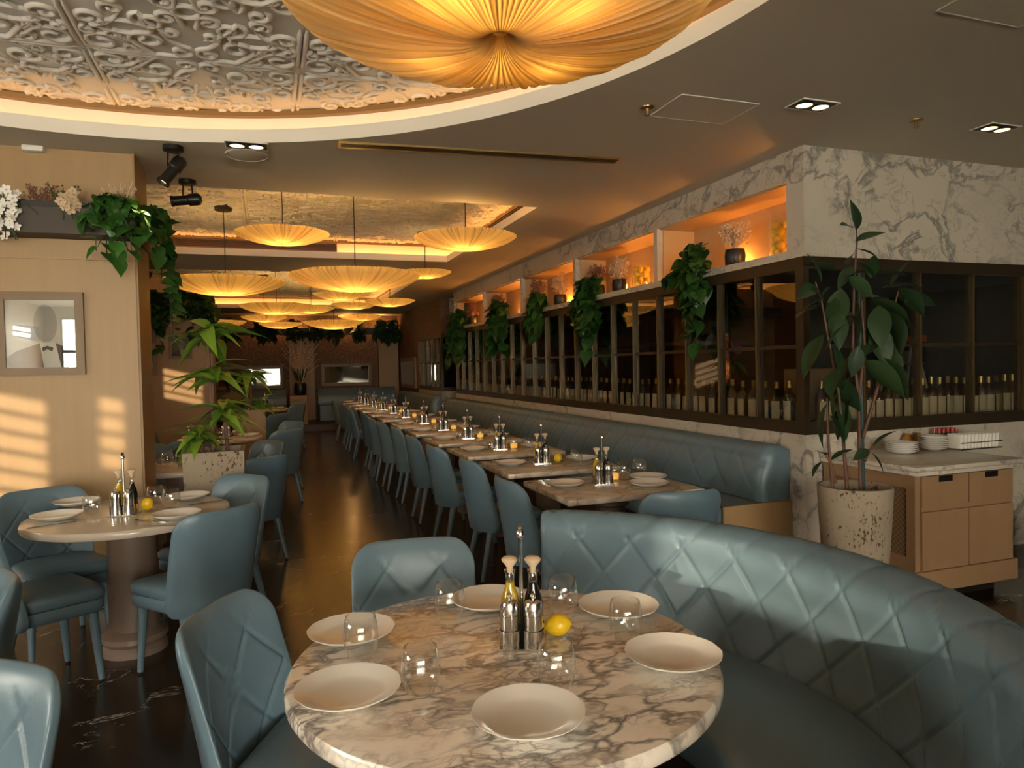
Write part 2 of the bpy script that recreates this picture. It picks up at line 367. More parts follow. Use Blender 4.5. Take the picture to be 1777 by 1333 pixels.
def relief_tile():
    """one pressed ceiling tile: scrolls, loops and a border, all raised"""
    b = MB(); T = 1.09
    def ridge(pts, wd=.0155, h=.021):
        pts = [Vector((p[0], p[1], 0)) for p in pts]; loops = []
        for i, p in enumerate(pts):
            d = (pts[min(i + 1, len(pts) - 1)] - pts[max(i - 1, 0)]).normalized(); nrm = Vector((-d.y, d.x, 0))
            k = 1.0 if 0 < i < len(pts) - 1 else .35
            loops.append([p + nrm * wd * k * math.cos(R(a)) - Vector((0, 0, h * k * math.sin(R(a)))) for a in (0, 36, 72, 108, 144, 180)])
        b.loft(loops, False, False, False)
    def spiral(cx, cy, r, a0, turns, sgn=1, tail=None):
        pts = []; n = int(16 * turns) + 4
        for i in range(n + 1):
            u = i / n; a = a0 + sgn * u * turns * 2 * math.pi; rr = r * (1 - .78 * u)
            pts.append((cx + rr * math.cos(a), cy + rr * math.sin(a)))
        if tail:
            p0 = pts[0]; pts = [(tail[0] + (p0[0] - tail[0]) * q, tail[1] + (p0[1] - tail[1]) * q + .03 * math.sin(q * math.pi)) for q in (0, .25, .5, .75)] + pts
        return pts
    quad = [spiral(.40, .40, .095, R(200), 1.35, 1, (.20, .46)), spiral(.20, .33, .085, R(20), 1.3, -1, (.36, .22)),
            spiral(.42, .17, .075, R(90), 1.25, 1, (.28, .10)), spiral(.17, .13, .080, R(300), 1.35, 1, (.05, .28)),
            spiral(.06, .42, .060, R(250), 1.2, -1, (.14, .22)), spiral(.30, .05, .055, R(60), 1.2, -1),
            [(.28 + .085 * math.cos(t * math.pi / 10) * 1.3, .22 + .06 * math.sin(t * math.pi / 10)) for t in range(21)],
            [(.10 + .30 * q, .50 - .22 * q + .05 * math.sin(q * 6)) for q in [i / 10 for i in range(11)]],
            [(.485, .03 + .44 * i / 8) for i in range(9)], [(.03 + .44 * i / 8, .485) for i in range(9)]]
    quad += [spiral(.085, .075, .055, R(225), 1.25, 1, (.02, .16)), spiral(.33, .30, .05, R(120), 1.2, -1), spiral(.09, .22, .04, R(0), 1.15, 1), spiral(.44, .29, .04, R(270), 1.2, 1), spiral(.28, .43, .045, R(180), 1.2, -1)]
    for sx in (1, -1):
        for sy in (1, -1):
            for p in quad: ridge([(x * sx * T, y * sy * T) for x, y in p])
    ridge([(.06 * math.cos(t * math.pi / 8), .06 * math.sin(t * math.pi / 8)) for t in range(17)])
    b.box(-T / 2 + .001, T / 2 - .001, -T / 2 + .001, T / 2 - .001, -.003, .02)
    return b.mesh('ceiling_tile', 'relief_plaster', True, 60)
TILE = relief_tile()
def tile_field(name, label, x0, y0, nx, ny):
    p = struct(MB().box(x0 - .5, x0 + (nx - 1) * 1.09 + .5, y0 - .5, y0 + (ny - 1) * 1.09 + .5, CT + .02, CT + .05).build(name, 'relief_plaster', smooth=False), label)
    for i in range(nx):
        for j in range(ny):
            link('ceiling_tile', TILE, p).location = (x0 + i * 1.09, y0 + j * 1.09, CT)
tile_field('ceiling', 'embossed white scrollwork ceiling in the round recess', OC[0] - 2.72, OC[1] - 2.72, 6, 6)
tile_field('ceiling', 'embossed ceiling of the nearer rectangular recess', -2.9, 6.3, 6, 4)
tile_field('ceiling', 'embossed ceiling of the farther rectangular recess', -2.9, 11.2, 6, 6)

# left wall with its louvred daylight openings: (y0, y1, z0, z1)
WIN = [(-6.7, -5.05, 2.20, 2.52), (.50, .92, 1.74, 2.36), (1.06, 2.7, 1.25, 2.25), (4.45, 5.05, 1.95, 2.38), (7.2, 8.12, 1.85, 2.45)]
def left_wall():
    b = MB(); y = YB - .2; X0, X1 = XL - .15, XL
    for y0, y1, z0, z1 in WIN:
        b.box(X0, X1, y, y0, 0, 3.3); b.box(X0, X1, y0, y1, 0, z0); b.box(X0, X1, y0, y1, z1, 3.3); y = y1
    b.box(X0, X1, y, YF + .2, 0, 3.3)
    struct(b.build('wall_left', 'oak_panel', smooth=False), 'pale oak wall with louvred window openings')
    for k, (y0, y1, z0, z1) in enumerate(WIN):
        f = MB(); t = .03
        f.box(X0, X1, y0, y0 + t, z0, z1).box(X0, X1, y1 - t, y1, z0, z1).box(X0, X1, y0 + t, y1 - t, z0, z0 + t).box(X0, X1, y0 + t, y1 - t, z1 - t, z1)
        fr = struct(f.build('window_%d' % (k + 2), 'black_metal', smooth=False), 'black framed louvred window in the oak wall')
        MB().box(X0 + .02, X0 + .026, y0 + t, y1 - t, z0 + t, z1 - t).build('pane', 'window_glass', fr, smooth=False)
        pit = .080 if k == 0 else .115; nsl = int((z1 - z0) / pit)
        hh = .012 if k == 0 else .011; sl = MB().box(-.0175, .0175, y0 + t, y1 - t, -hh, hh).mesh('slat', 'dark_wood', False)
        for i in range(nsl):
            o = link('slat', sl, fr); o.location = (X0 + .10, 0, z0 + (i + .5) * (z1 - z0) / nsl)
left_wall()
def rear_wall():
    b = MB(); x0, x1, z0, z1 = -4.2, 2.2, .35, 2.75; Y0, Y1 = YB - .15, YB
    b.box(XL - .2, x0, Y0, Y1, 0, 3.3).box(x1, XR + .2, Y0, Y1, 0, 3.3).box(x0, x1, Y0, Y1, 0, z0).box(x0, x1, Y0, Y1, z1, 3.3)
    struct(b.build('wall_rear', 'oak_panel', smooth=False), 'oak wall with the wide street window')
    fr = struct(MB().box(x0, x1, Y0 + .04, Y1 - .04, z0, z0 + .06).box(x0, x1, Y0 + .04, Y1 - .04, z1 - .06, z1).build('window_1', 'black_metal', smooth=False), 'wide black framed street window')
    n = 5
    for i in range(n + 1):
        x = x0 + (x1 - x0) * i / n; MB().box(x - .035, x + .035, Y0 + .04, Y1 - .04, z0 + .06, z1 - .06).build('mullion', 'black_metal', fr, False)
    for i in range(n):
        a = x0 + (x1 - x0) * i / n + .035; c = x0 + (x1 - x0) * (i + 1) / n - .035
        for zz in (.85, 2.0): MB().box(a, c, Y0 + .05, Y1 - .05, zz - .03, zz + .03).build('transom', 'black_metal', fr, False)
        for za, zb in ((z0 + .06, .82), (.88, 1.97), (2.03, z1 - .06)): MB().box(a, c, Y0 + .07, Y0 + .076, za, zb).build('pane', 'window_glass', fr, False)
    portal(((x0 + x1) / 2, YB + .05, (z0 + z1) / 2), (R(90), 0, 0), x1 - x0, z1 - z0)
rear_wall()
struct(MB().box(-8.3, -8.0, -24, -11.2, -.1, 8).build('wall_sun_blocker', 'white_paint', smooth=False), 'unseen wall added outside the street window to block low sun')  # added out of view, keeps low sun from entering by the rear window
struct(MB().box(XR, XR + .2, YB - .2, YF + .2, 0, 3.3).build('wall_right', 'dark_wall', smooth=False), 'dark wall at the far right of the room')

# ------------------------------------------------------------------ the bar block with marble bands, niches and glazing
ZB, ZT = .977, 2.21                                    # sill and head of the glazing
def marble_corner():
    b = MB().box(XW, XW + .2, YW, 13.3, 0, ZB).box(XW + .2, XR, YW, YW + .2, 0, ZB)
    struct(b.build('wall_bar', 'wall_marble', smooth=False, bev=0), 'low pale marble wall under the bar glazing')
    struct(MB().box(XW + .2, XR, YW, YW + .2, ZT, C).box(XW, XW + .2, YW, YW + .17, ZT, C).build('wall_bar', 'wall_marble', smooth=False), 'tall pale marble band with grey veins above the bar glazing')
    # niche band along the side
    D = [YW + .17] + [5.3 * K, 6.99 * K, 8.7 * K, 10.4 * K]; ends = D[1:] + [12.2 * K]
    p = struct(MB().box(XW, XW + .42, YW + .17, 13.3, 2.755, C).build('wall_bar', 'wall_marble', smooth=False), 'marble band with square lit niches above the bar glazing')
    MB().box(XW, XW + .42, YW + .17, 13.3, ZT, 2.265).build('sill', 'wall_marble', p, False)
    for i, y in enumerate(ends):
        MB().box(XW, XW + .42, y - .03, y + .03, 2.265, 2.755).build('divider', 'wall_marble', p, False)
    MB().box(XW + .40, XW + .42, YW + .2, 13.3, 2.265, 2.755).build('lining', 'niche_lining', p, False)
    for i in range(5):
        y0 = D[i] + (.03 if i else 0); y1 = ends[i] - .03
        MB().box(XW + .06, XW + .40, y1 - .012, y1 - .002, 2.265, 2.755).build('side_lining', 'niche_lining', p, False)
        MB().box(XW + .06, XW + .40, y0 + .002, y0 + .012, 2.265, 2.755).build('side_lining', 'niche_lining', p, False)
        MB().box(XW + .03, XW + .40, y0 + .012, y1 - .012, 2.743, 2.754).build('head_lining', 'niche_lining', p, False)
    return D, ends
ND, NE = marble_corner()
def glazing(name, label, along, fixed, a0, a1, pitch, off=0.0):
    """a run of bronze framed panes; along = 0 for a run in x, 1 for a run in y"""
    p = struct(thing(name, None, None)); p['label'] = label
    del_keys = [k for k in ('category',) if k in p]
    for k in del_keys: del p[k]
    def bx(u0, u1, d0, d1, z0, z1):
        return MB().box(u0, u1, fixed + d0, fixed + d1, z0, z1) if along == 0 else MB().box(fixed + d0, fixed + d1, u0, u1, z0, z1)
    bx(a0, a1, -.012, .06, ZB, ZB + .085).build('bottom_rail', 'bronze', p, False); bx(a0, a1, -.012, .06, ZT - .085, ZT).build('top_rail', 'bronze', p, False)
    n = max(1, round((a1 - a0) / pitch)); st = (a1 - a0) / n
    for i in range(n + 1):
        u = a0 + st * i; hw = .05 if (i == 0 or i == n) else (.024 if i % 4 == 0 else .014)
        bx(max(a0, u - hw), min(a1, u + hw), -.008, .05, ZB + .085, ZT - .085).build('mullion', 'bronze', p, False)
        if 0 < i < n: bx(u - hw * .45, u + hw * .45, -.014, -.008, ZB + .085, ZT - .085).build('bead', 'aged_brass', p, False)
    for i in range(n):
        u0, u1 = a0 + st * i + .024, a0 + st * (i + 1) - .024
        bx(u0, u1, 0, .04, 1.578, 1.604).build('middle_rail', 'bronze', p, False)
        bx(u0, u1, .018, .022, ZB + .085, 1.578).build('pane', 'smoked_glass', p, False); bx(u0, u1, .018, .022, 1.604, ZT - .085).build('pane', 'smoked_glass', p, False)
    return p
glazing('window_7', 'bronze framed glazing along the side of the bar', 1, XW + .02, YW + .05, 13.3, .468)
glazing('window_8', 'bronze framed glazing on the front of the bar', 0, YW + .02, XW + .0, 7.8, .535)
# bar interior, dark
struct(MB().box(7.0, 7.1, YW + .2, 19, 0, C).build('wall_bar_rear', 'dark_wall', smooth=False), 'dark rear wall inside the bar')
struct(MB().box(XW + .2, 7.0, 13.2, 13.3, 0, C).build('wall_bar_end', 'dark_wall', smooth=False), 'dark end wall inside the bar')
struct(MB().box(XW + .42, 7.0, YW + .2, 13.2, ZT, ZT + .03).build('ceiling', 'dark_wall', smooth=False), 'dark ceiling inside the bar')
struct(MB().box(XW + .2, XW + .36, YW + .2, 13.2, ZB - .03, ZB + .02).box(XW + .36, 7.0, YW + .2, YW + .36, ZB - .03, ZB + .02).build('trim_7', 'bronze_dark', smooth=False), 'dark bottle ledge behind the bar glazing')
# second bar block past the passage
def second_block():
    y0, y1 = 14.45, 16.85
    struct(MB().box(XW, XW + .2, y0, y1, 0, ZB).box(XW + .2, 6, y0, y0 + .2, 0, ZB).box(XW + .2, 6, y0, y0 + .2, ZT, C).build('wall_bar', 'wall_marble', smooth=False), 'marble wall of the second bar block past the passage')
    struct(MB().box(XW, XW + .2, y0, y1, ZT, C).build('wall_panel', 'cork', smooth=False), 'brown cork panel above the second bar glazing')
    glazing('window_9', 'bronze framed glazing of the second bar block', 1, XW + .02, y0 + .05, y1, .468)
    glazing('window_10', 'bronze framed glazing on the end of the second bar block', 0, y0 + .02, XW, 5.0, .535)
    struct(MB().box(XW, XW + .2, y1, YF, 0, C).build('wall_panel', 'cork', smooth=False), 'brown cork wall at the far end of the row')
    m = tag(MB().box(XW - .035, XW - .001, 17.2, 18.9, 1.07, 1.66).build('wall_mirror', 'mirror', smooth=False), 'dark mirror on the brown cork wall beside the bar', 'mirror')
    MB().box(XW - .05, XW - .0, 17.1, 17.2, .98, 1.75).box(XW - .05, XW - .0, 18.9, 19.0, .98, 1.75).box(XW - .05, XW - .0, 17.2, 18.9, .98, 1.07).box(XW - .05, XW - .0, 17.2, 18.9, 1.66, 1.75).build('frame', 'frame_wood', m, False)
second_block()
# far wall
def far_wall():
    y = YF
    struct(MB().box(XL, XR, y, y + .2, 0, 3.3).build('wall_far', 'cork', smooth=False), 'dark brown cork wall at the far end')
    for a, bq in (((500, 568), (546, 652)), ((656, 566), (692, 652))):
        p, q = at(*a, 1, y - .25), at(*bq, 1, y - .25)
        struct(MB().box(p.x, q.x, y - .25, y - .001, 0, p.z).build('wall_pier', 'oak_side', smooth=False), 'tan wooden pier on the far wall %s' % ('between the two mirrors' if a[0] == 500 else 'in the right corner'))
    p, q = at(330, 590, 1, y - .3), at(692, 575, 1, y - .3)
    tr = tag(MB().box(p.x - 2, XW - .05, y - .42, y - .26, 2.42, 2.60).build('plant_trough', 'trough', smooth=False), 'dark long plant trough above the far mirrors', 'planter')
    mir = [((557, 632), (645, 668), 'wide framed mirror on the far wall right of the pier'), ((372, 637), (492, 674), 'wide framed mirror on the far wall left of the pier')]
    for a, bq, lab in mir:
        p, q = at(*a, 1, y - .06), at(*bq, 1, y - .06)
        m = tag(MB().box(p.x + .06, q.x - .06, y - .05, y - .001, q.z + .06, p.z - .06).build('wall_mirror', 'mirror', smooth=False), lab, 'mirror')
        MB().box(p.x, p.x + .08, y - .08, y, q.z, p.z).box(q.x - .08, q.x, y - .08, y, q.z, p.z).box(p.x + .08, q.x - .08, y - .08, y, q.z, q.z + .08).box(p.x + .08, q.x - .08, y - .08, y, p.z - .08, p.z).build('frame', 'frame_wood', m, False)
    struct(MB().box(-3, XW - .9, 17.6, YF, .001, .15).build('floor_step', 'dark_wood', smooth=False), 'dark wooden step up to the far booth')
far_wall()
# left partition columns
COLY = [(5.23, 5.72), (11.86, 12.35)]
XC = -.81
for k, (y0, y1) in enumerate(COLY):
    nm = ['nearer', 'farther'][k]
    b = MB().box(-2.9, XC, y0, y1, 0, 2.42).box(-2.9, XC, y0 + .035, y1, 2.42, C)
    c = struct(b.build('wall_column', 'oak_panel', smooth=False), 'pale oak partition column, the %s one' % nm)
    MB().box(XC, XC + .012, y0 + .003, y1 - .003, 0, C).build('edge_board', 'oak_side', c, False)
    MB().box(-2.9, XC - .002, y0 - .012, y0, 2.245, 2.35).build('rail', 'oak_panel', c, False)
    MB().box(XC - .10, XC - .002, y0 - .006, y0, 0.0, 2.245).build('stile', 'oak_panel', c, False)
    # trough on the column
    z0, z1 = 2.375, 2.565
    MB().box(XC + .012, XC + .02, y0, y1, z0, z1).build('metal_band', 'trough', c, False)
    def trough(lab, xa, xb, ya, yb):
        t = thing('plant_trough', lab, 'planter', (0, 0, 0)); e = .012
        MB().box(xa, xb, ya, ya + e, z0, z1).build('front_panel', 'trough', t, False); MB().box(xa, xb, yb - e, yb, z0, z1).build('back_panel', 'trough', t, False)
        MB().box(xb - e, xb, ya + e, yb - e, z0, z1).build('side_panel', 'trough', t, False); MB().box(xa, xa + e, ya + e, yb - e, z0, z1).build('side_panel', 'trough', t, False)
        MB().box(xa + e, xb - e, ya + e, yb - e, z0, z0 + e).build('base_panel', 'trough', t, False); MB().box(xa + e, xb - e, ya + e, yb - e, z1 - .05, z1 - .03).build('soil', 'soil', t, False)
        MB().box(xa, xb, ya - .006, ya, z1 - .03, z1 + .004).build('rim', 'black_metal', t, False)
    trough('dark metal plant trough on the front of the %s oak column' % nm, -2.9, XC + .02, y0 - .22, y0 - .013)
    trough('dark metal plant trough running back behind the %s oak column' % nm, XC - .4, XC + .02, y1 + .001, 6.58 if k == 0 else y1 + .8)

# ------------------------------------------------------------------ chairs
def groove(s, t, p, wd=.011):
    """depth 0..1 of the diamond stitching at surface coordinates s, t"""
    d = 9.
    for k in (1, -1):
        q = ((s + k * t * .82) / p) % 1.0; d = min(d, min(q, 1 - q) * p * .77)
    return max(0.0, 1 - d / wd) ** 1.5
def make_chair():
    root = thing('dining_chair', '', 'chair')
    # barrel back: closed sections stacked upwards
    b = MB(); NP, loops = 200, []
    zs = [.345 + .40 * i / 70 for i in range(71)] + [.745 + .10 * math.sin(R(90) * i / 10) for i in range(1, 11)]
    for z in zs:
        u = (z - .345) / .5; tau = max(0, (z - .745) / .10); lo = max(0, 1 - (z - .345) / .06)
        w = .222 + .008 * u - .085 * (1 - math.sqrt(max(0, 1 - tau ** 2.2))) - .02 * lo ** 2
        t = (.085 - .030 * u) * math.sqrt(max(.02, 1 - tau ** 3)) * (1 - .12 * lo)
        yc = -.195 - .085 * u ** 1.2
        l = []
        for j in range(NP):
            a = 2 * math.pi * j / NP; cx, sx = math.cos(a), math.sin(a)
            x = w * math.copysign(abs(cx) ** .62, cx); d = t * .5 * math.copysign(abs(sx) ** .55, sx)
            y = yc + d + (.060 + .05 * (1 - u)) * (abs(x) / .23) ** 2.4
            if sx > .2: y -= .0100 * min(1, (sx - .2) / .35) * max(0, 1 - tau * 1.5) * groove(x + .005, z - .62, .205, .009)
            l.append((x, y, z))
        loops.append(l)
    b.loft(loops); b.build('backrest', 'leather', root, ang=60)
    # seat
    def rr(w0, w1, d0, d1, z, r=.06, n=6):
        pts = []
        for (cx, cy, a0, ww) in ((1, 1, 0, w1), (-1, 1, 90, w1), (-1, -1, 180, w0), (1, -1, 270, w0)):
            for i in range(n + 1):
                a = R(a0 + 90 * i / n); pts.append((cx * (ww - r) + r * math.cos(a), (d1 - r if cy > 0 else d0 + r) + r * math.sin(a), z))
        return pts
    b = MB(); b.loft([rr(.19, .215, -.125, .235, .352), rr(.20, .225, -.13, .245, .365), rr(.20, .225, -.13, .245, .405), rr(.195, .22, -.125, .24, .412)]); b.build('seat_frame', 'leather', root, ang=50)
    b = MB(); b.loft([rr(.19, .216, -.13, .236, .412), rr(.20, .227, -.13, .248, .424), rr(.20, .228, -.13, .25, .452), rr(.19, .218, -.13, .24, .468), rr(.16, .185, -.12, .20, .478), rr(.08, .1, -.08, .11, .483, .05)]); b.build('seat_cushion', 'leather', root, ang=60)
    for sx in (1, -1):
        for (y0, y1, xx0, xx1) in ((.19, .215, .175, .19), (-.135, -.215, .150, .180)):
            MB().cyl((sx * xx0, y0, .36), (sx * xx1, y1, .012), .024, .014, 14).build('leg', 'leather', root, ang=50)
            MB().cyl((sx * xx1, y1, .012), (sx * xx1, y1, 0), .013, .012, 10).build('glide', 'black_metal', root)
    return root
def chair(x, y, fx, fy, label, group=None):
    return inst('chair', make_chair, label, (x, y, 0), math.atan2(fy, fx) - math.pi / 2, 1.0, group)
chair(.07, 1.98, .9, -.44, 'teal leather chair with quilted back at the left of the near round table')
chair(.47, 2.36, -.12, -.99, 'teal leather chair with quilted back behind the near round marble table')
chair(-.745, 1.66, -.55, -.83, 'teal leather chair cut by the bottom left corner of the photo')
chair(-1.08, 2.62, -.85, -.5, 'teal leather chair with only its back edge showing at the left photo border')
chair(-1.13, 4.46, .5, -.87, 'teal leather chair between the oak column and the left round table')
chair(-1.09, 3.88, .82, .57, 'teal leather chair with broad empty seat left of the round table by the oak column')
chair(-.36, 3.80, -.58, .81, 'teal leather chair with smooth back turned to us at the left round table')
chair(-.32, 4.50, -.70, -.71, 'teal leather chair in front of the square flaked planter')
chair(-.17, 5.83, -.6, .8, 'dark teal chair on the aisle just right of the square flaked planter')
chair(-.19, 6.72, -.8, -.6, 'teal chair with shiny quilted back behind the flaked planter by the aisle')
chair(-1.25, 6.3, 1, .1, 'dark teal chair right of the oak column edge behind the second round table')
chair(-.98, 6.85, .4, -.9, 'teal chair with a bright reflection behind the second round table')
chair(-.72, 7.55, -.1, 1, 'blue chair with back turned to us in front of the third round table')
chair(.06, 8.28, -.6, .8, 'third chair along the aisle on the left, back to us')
chair(.10, 9.2, -.8, -.6, 'fourth chair along the aisle on the left, facing the third round table')
chair(-.02, 11.3, -.7, .7, 'fifth chair along the aisle on the left before the far booth')
chair(.36, 13.9, -.7, .7, 'sixth chair along the aisle on the left before the far booth')
chair(.42, 14.9, -.8, -.6, 'seventh and farthest chair along the aisle on the left')
chair(-1.1, 9.0, 1, -.1, 'dark chair left of the third round table')
chair(2.02, 3.30, .1, 1, 'blue leather chair at the near end of the row between bench and banquette')
RTY = [3.86, 4.88, 5.90, 6.95, 8.05, 9.1, 10.4, 11.5, 12.6, 13.7, 14.8, 15.9]
RCY = [3.84, 4.76, 5.72, 6.70, 7.78, 8.60, 9.45, 10.5, 11.75, 12.9, 13.9, 15.0]
for i, y in enumerate(RCY):
    chair(1.545 + (.03 if i % 3 == 1 else 0), y, 1, random.uniform(-.07, .07) - (.25 if i == 8 else 0), '%s chair from the front in the long aisle row facing the banquette' % ORD[i] + (', sunlit in stripes' if i == 8 else ''), 'chairs of the long row')

# ------------------------------------------------------------------ curved bench
BC = (.56, 1.73)
def bench():
    root = thing('curved_bench', 'curved teal quilted leather bench around the near round table', 'bench', (BC[0], BC[1], 0))
    prof = []
    ln = [(1.035, .40)]
    for i in range(1, 41): q = i / 40; ln.append((1.035 + .105 * q + .02 * math.sin(q * math.pi), .40 + .385 * q))
    c0 = (1.21, .785); r0 = .07
    for i in range(1, 15): a = math.pi - math.pi * i / 14; ln.append((c0[0] + r0 * math.cos(a) * (1 if a > math.pi / 2 else 1.1), c0[1] + .085 * math.sin(a)))
    ln += [(1.29, .6), (1.285, .3), (1.27, .06), (1.05, .06), (1.035, .2)]
    arc = [0.0]
    for i in range(1, len(ln)): arc.append(arc[-1] + math.hypot(ln[i][0] - ln[i - 1][0], ln[i][1] - ln[i - 1][1]))
    n = 560; a0, a1 = R(63), R(-82); loops = []
    for k in range(n + 1):
        th = a0 + (a1 - a0) * k / n; l = []; e = min(k, n - k) / n * 2.85; rd = 1.0
        sh = .035 * (1 - math.sqrt(max(0, 1 - max(0, 1 - e / .035) ** 2)))
        for i, (r, z) in enumerate(ln):
            g = groove(th * 1.12, arc[i] - .12, .215, .012) if i < 55 else 0
            rr = r + .009 * g if i < 44 else r
            zz = z - (.008 * g if 44 <= i < 55 else 0)
            if z > .3: rr = rr + (1.17 - rr) * min(1, sh / .06); zz = zz - sh * .5 * (1 if z > .7 else 0)
            l.append((rr * math.cos(th), rr * math.sin(th), zz))
        loops.append(l)
    MB().loft(loops).build('backrest', 'leather', root, ang=60)
    sp = [(.60, .30), (.585, .33), (.585, .43), (.60, .452), (.66, .466), (.80, .472), (.95, .468), (1.04, .455), (1.04, .30)]
    loops = [[(r * math.cos(t), r * math.sin(t), z) for r, z in sp] for t in [a0 + (a1 - a0) * k / 90 for k in range(91)]]
    MB().loft(loops).build('seat_cushion', 'leather', root, ang=50)
    bp = [(.64, .0), (.64, .30), (1.03, .30), (1.03, 0)]
    loops = [[(r * math.cos(t), r * math.sin(t), z) for r, z in bp] for t in [a0 + (a1 - a0) * k / 90 for k in range(91)]]
    MB().loft(loops).build('base', 'dark_wood', root)
bench()

# ------------------------------------------------------------------ long banquette
def banquette(y0, y1, label, step=.016):
    root = thing('banquette', label, 'bench', (0, y0, 0)); L = y1 - y0; xw = XW - .012
    ln = []
    for i in range(26):
        q = i / 25; ln.append((xw - .245 - .03 * math.sin(q * math.pi * .9) + .055 * q, .505 + .30 * q))
    for i in range(1, 12): a = math.pi - math.pi * .62 * i / 11; ln.append((xw - .10 + .10 * math.cos(a) - .0, .805 + .10 * math.sin(a)))
    ln += [(xw, .86), (xw, .5)]
    arc = [0.0]
    for i in range(1, len(ln)): arc.append(arc[-1] + math.hypot(ln[i][0] - ln[i - 1][0], ln[i][1] - ln[i - 1][1]))
    n = int(L / step); loops = []
    for k in range(n + 1):
        y = L * k / n; e = min(y, L - y); rd = .08 * (1 - math.sqrt(max(0, 1 - max(0, 1 - e / .08) ** 2))); l = []
        for i, (x, z) in enumerate(ln):
            g = groove(y * .9, arc[i] + .02, .30, .016) if i < 36 else 0
            l.append((min(xw, x + .008 * g + rd), y, z - (rd * .5 if z > .75 else 0)))
        loops.append(l)
    MB().loft(loops).build('back_cushion', 'leather', root, ang=60)
    sx = XW - .59
    s = [(sx, .24), (sx - .008, .30), (sx - .008, .46), (sx + .01, .49), (sx + .06, .50), (xw - .19, .50), (xw - .19, .24)]
    MB().loft([[(x, y, z) for x, z in s] for y in (.02, L)]).build('seat_cushion', 'leather', root, ang=50)
    MB().box(sx + .04, xw, 0, L, 0, .24).build('base', 'dark_wood', root, False)
    MB().box(sx + .01, xw, -.022, .0, .02, .505).build('end_panel', 'oak_panel', root, False)
banquette(4.0, 13.25, 'long teal leather banquette under the bar glazing')
banquette(14.4, 18.5, 'far teal leather banquette past the passage', .04)
def far_bench(x0, x1, label):
    root = thing('booth_bench', label, 'bench', (x0, YF - .95, .15)); L = x1 - x0
    pr = [(.45, .40), (.43, .60), (.50, .78), (.60, .84), (.68, .80), (.68, .0), (.5, 0)]
    MB().loft([[(x, y, z) for y, z in pr] for x in (0, L)]).build('back_cushion', 'leather', root, ang=50)
    MB().box(0, L, .05, .5, .0, .42).build('seat_cushion', 'leather', root, False, bev=.02)
far_bench(1.25, 3.3, 'dark teal booth bench below the right far mirror'); far_bench(-2.6, .45, 'teal booth bench below the left far mirror')
def divider_box():
    p, q = at(503, 687, 1, 17.75), at(535, 737, 1, 17.75)
    d = tag(MB().box(p.x, q.x, 17.75, 18.6, .151, p.z).build('divider_box', 'oak_side', smooth=False, bev=.01), 'brown wooden divider box carrying a black vase at the end of the aisle', 'divider')
    v = thing('vase', 'black vase of tall dry grass on the brown divider box', 'vase', ((p.x + q.x) / 2 + .05, 17.95, p.z))
    MB().lathe([(.10, 0), (.14, .05), (.15, .2), (.13, .3), (.12, .3), (.11, .28)], 16).build('body', 'black_pot', v)
    b = MB()
    for i in range(80):
        a = random.uniform(0, 6.28); r = random.uniform(.05, .5); h = random.uniform(.45, 1.2)
        b.tube([(0.05 * math.cos(a), .05 * math.sin(a), .25), (r * .4 * math.cos(a), r * .4 * math.sin(a), .25 + h * .6), (r * math.cos(a), r * math.sin(a), .25 + h)], .0025, 3)
        for k in range(7): b.ball((r * math.cos(a) * (1 - k * .12), r * math.sin(a) * (1 - k * .12), .25 + h * (1 - k * .08)), .016, n=5, m=3)
    o = b.build('dry_grass', 'dried', v); o['kind'] = 'stuff'
    b = MB()
    for i in range(26):
        a = random.uniform(0, 6.28); b.tube([(.04 * math.cos(a), .04 * math.sin(a), .28), (.13 * math.cos(a), .13 * math.sin(a), .5), (.19 * math.cos(a), .19 * math.sin(a), .68)], [.012, .012, .002], 4)
    o = b.build('green_blades', 'far_leaf', v); o['kind'] = 'stuff'
divider_box()

# ------------------------------------------------------------------ tables
def round_table(x, y, r, label, marble, ped=.125):
    t = thing('round_table', label, 'table', (x, y, 0))
    MB().lathe([(r - .03, .705), (r - .006, .709), (r, .718), (r, .738), (r - .006, .747), (r - .02, .75)], 96).build('table_top', marble, t, ang=40)
    MB().lathe([(ped * 1.35, 0), (ped * 1.35, .03), (ped * 1.2, .05), (ped * 1.38, .075), (ped * 1.35, .10), (ped * 1.05, .13), (ped, .2), (ped * .98, .66), (ped * 1.25, .69), (ped * 1.3, .705)], 32).build('pedestal', 'pedestal_wood', t, ang=40)
    return t
NT_ = (.56, 1.70)
round_table(NT_[0], NT_[1], .545, 'near round table with brown veined marble top', 'table_marble', .14)
LT = (-.72, 4.23)
round_table(LT[0], LT[1], .50, 'left round table with plain beige stone top beside the oak column', 'plain_stone', .12)
J, KT, LT3 = (-.68, 6.24), (-.52, 8.62), (-.12, 14.5)
round_table(J[0], J[1], .5, 'second round table on the left behind the flaked planter', 'plain_stone')
round_table(KT[0], KT[1], .46, 'third round table on the left behind the leafy plant', 'plain_stone')
round_table(LT3[0], LT3[1], .5, 'farthest round table on the left before the far booth', 'plain_stone')
def make_row_table():
    t = thing('row_table', '', 'table')
    MB().box(-.44, .44, -.36, .36, .715, .75).build('table_top', 'beige_marble', t, bev=.006)
    MB().lathe([(.17, 0), (.17, .03), (.12, .06), (.095, .12), (.09, .62), (.115, .635), (.115, .655), (.10, .665), (.13, .695), (.14, .715)], 28).build('pedestal', 'pedestal_wood', t, ang=40)
    return t
for i, y in enumerate(RTY):
    inst('row_table', make_row_table, '%s square marble table from the front in the long row' % ORD[i], (1.985, y, 0), 0, 1, 'tables of the long row')

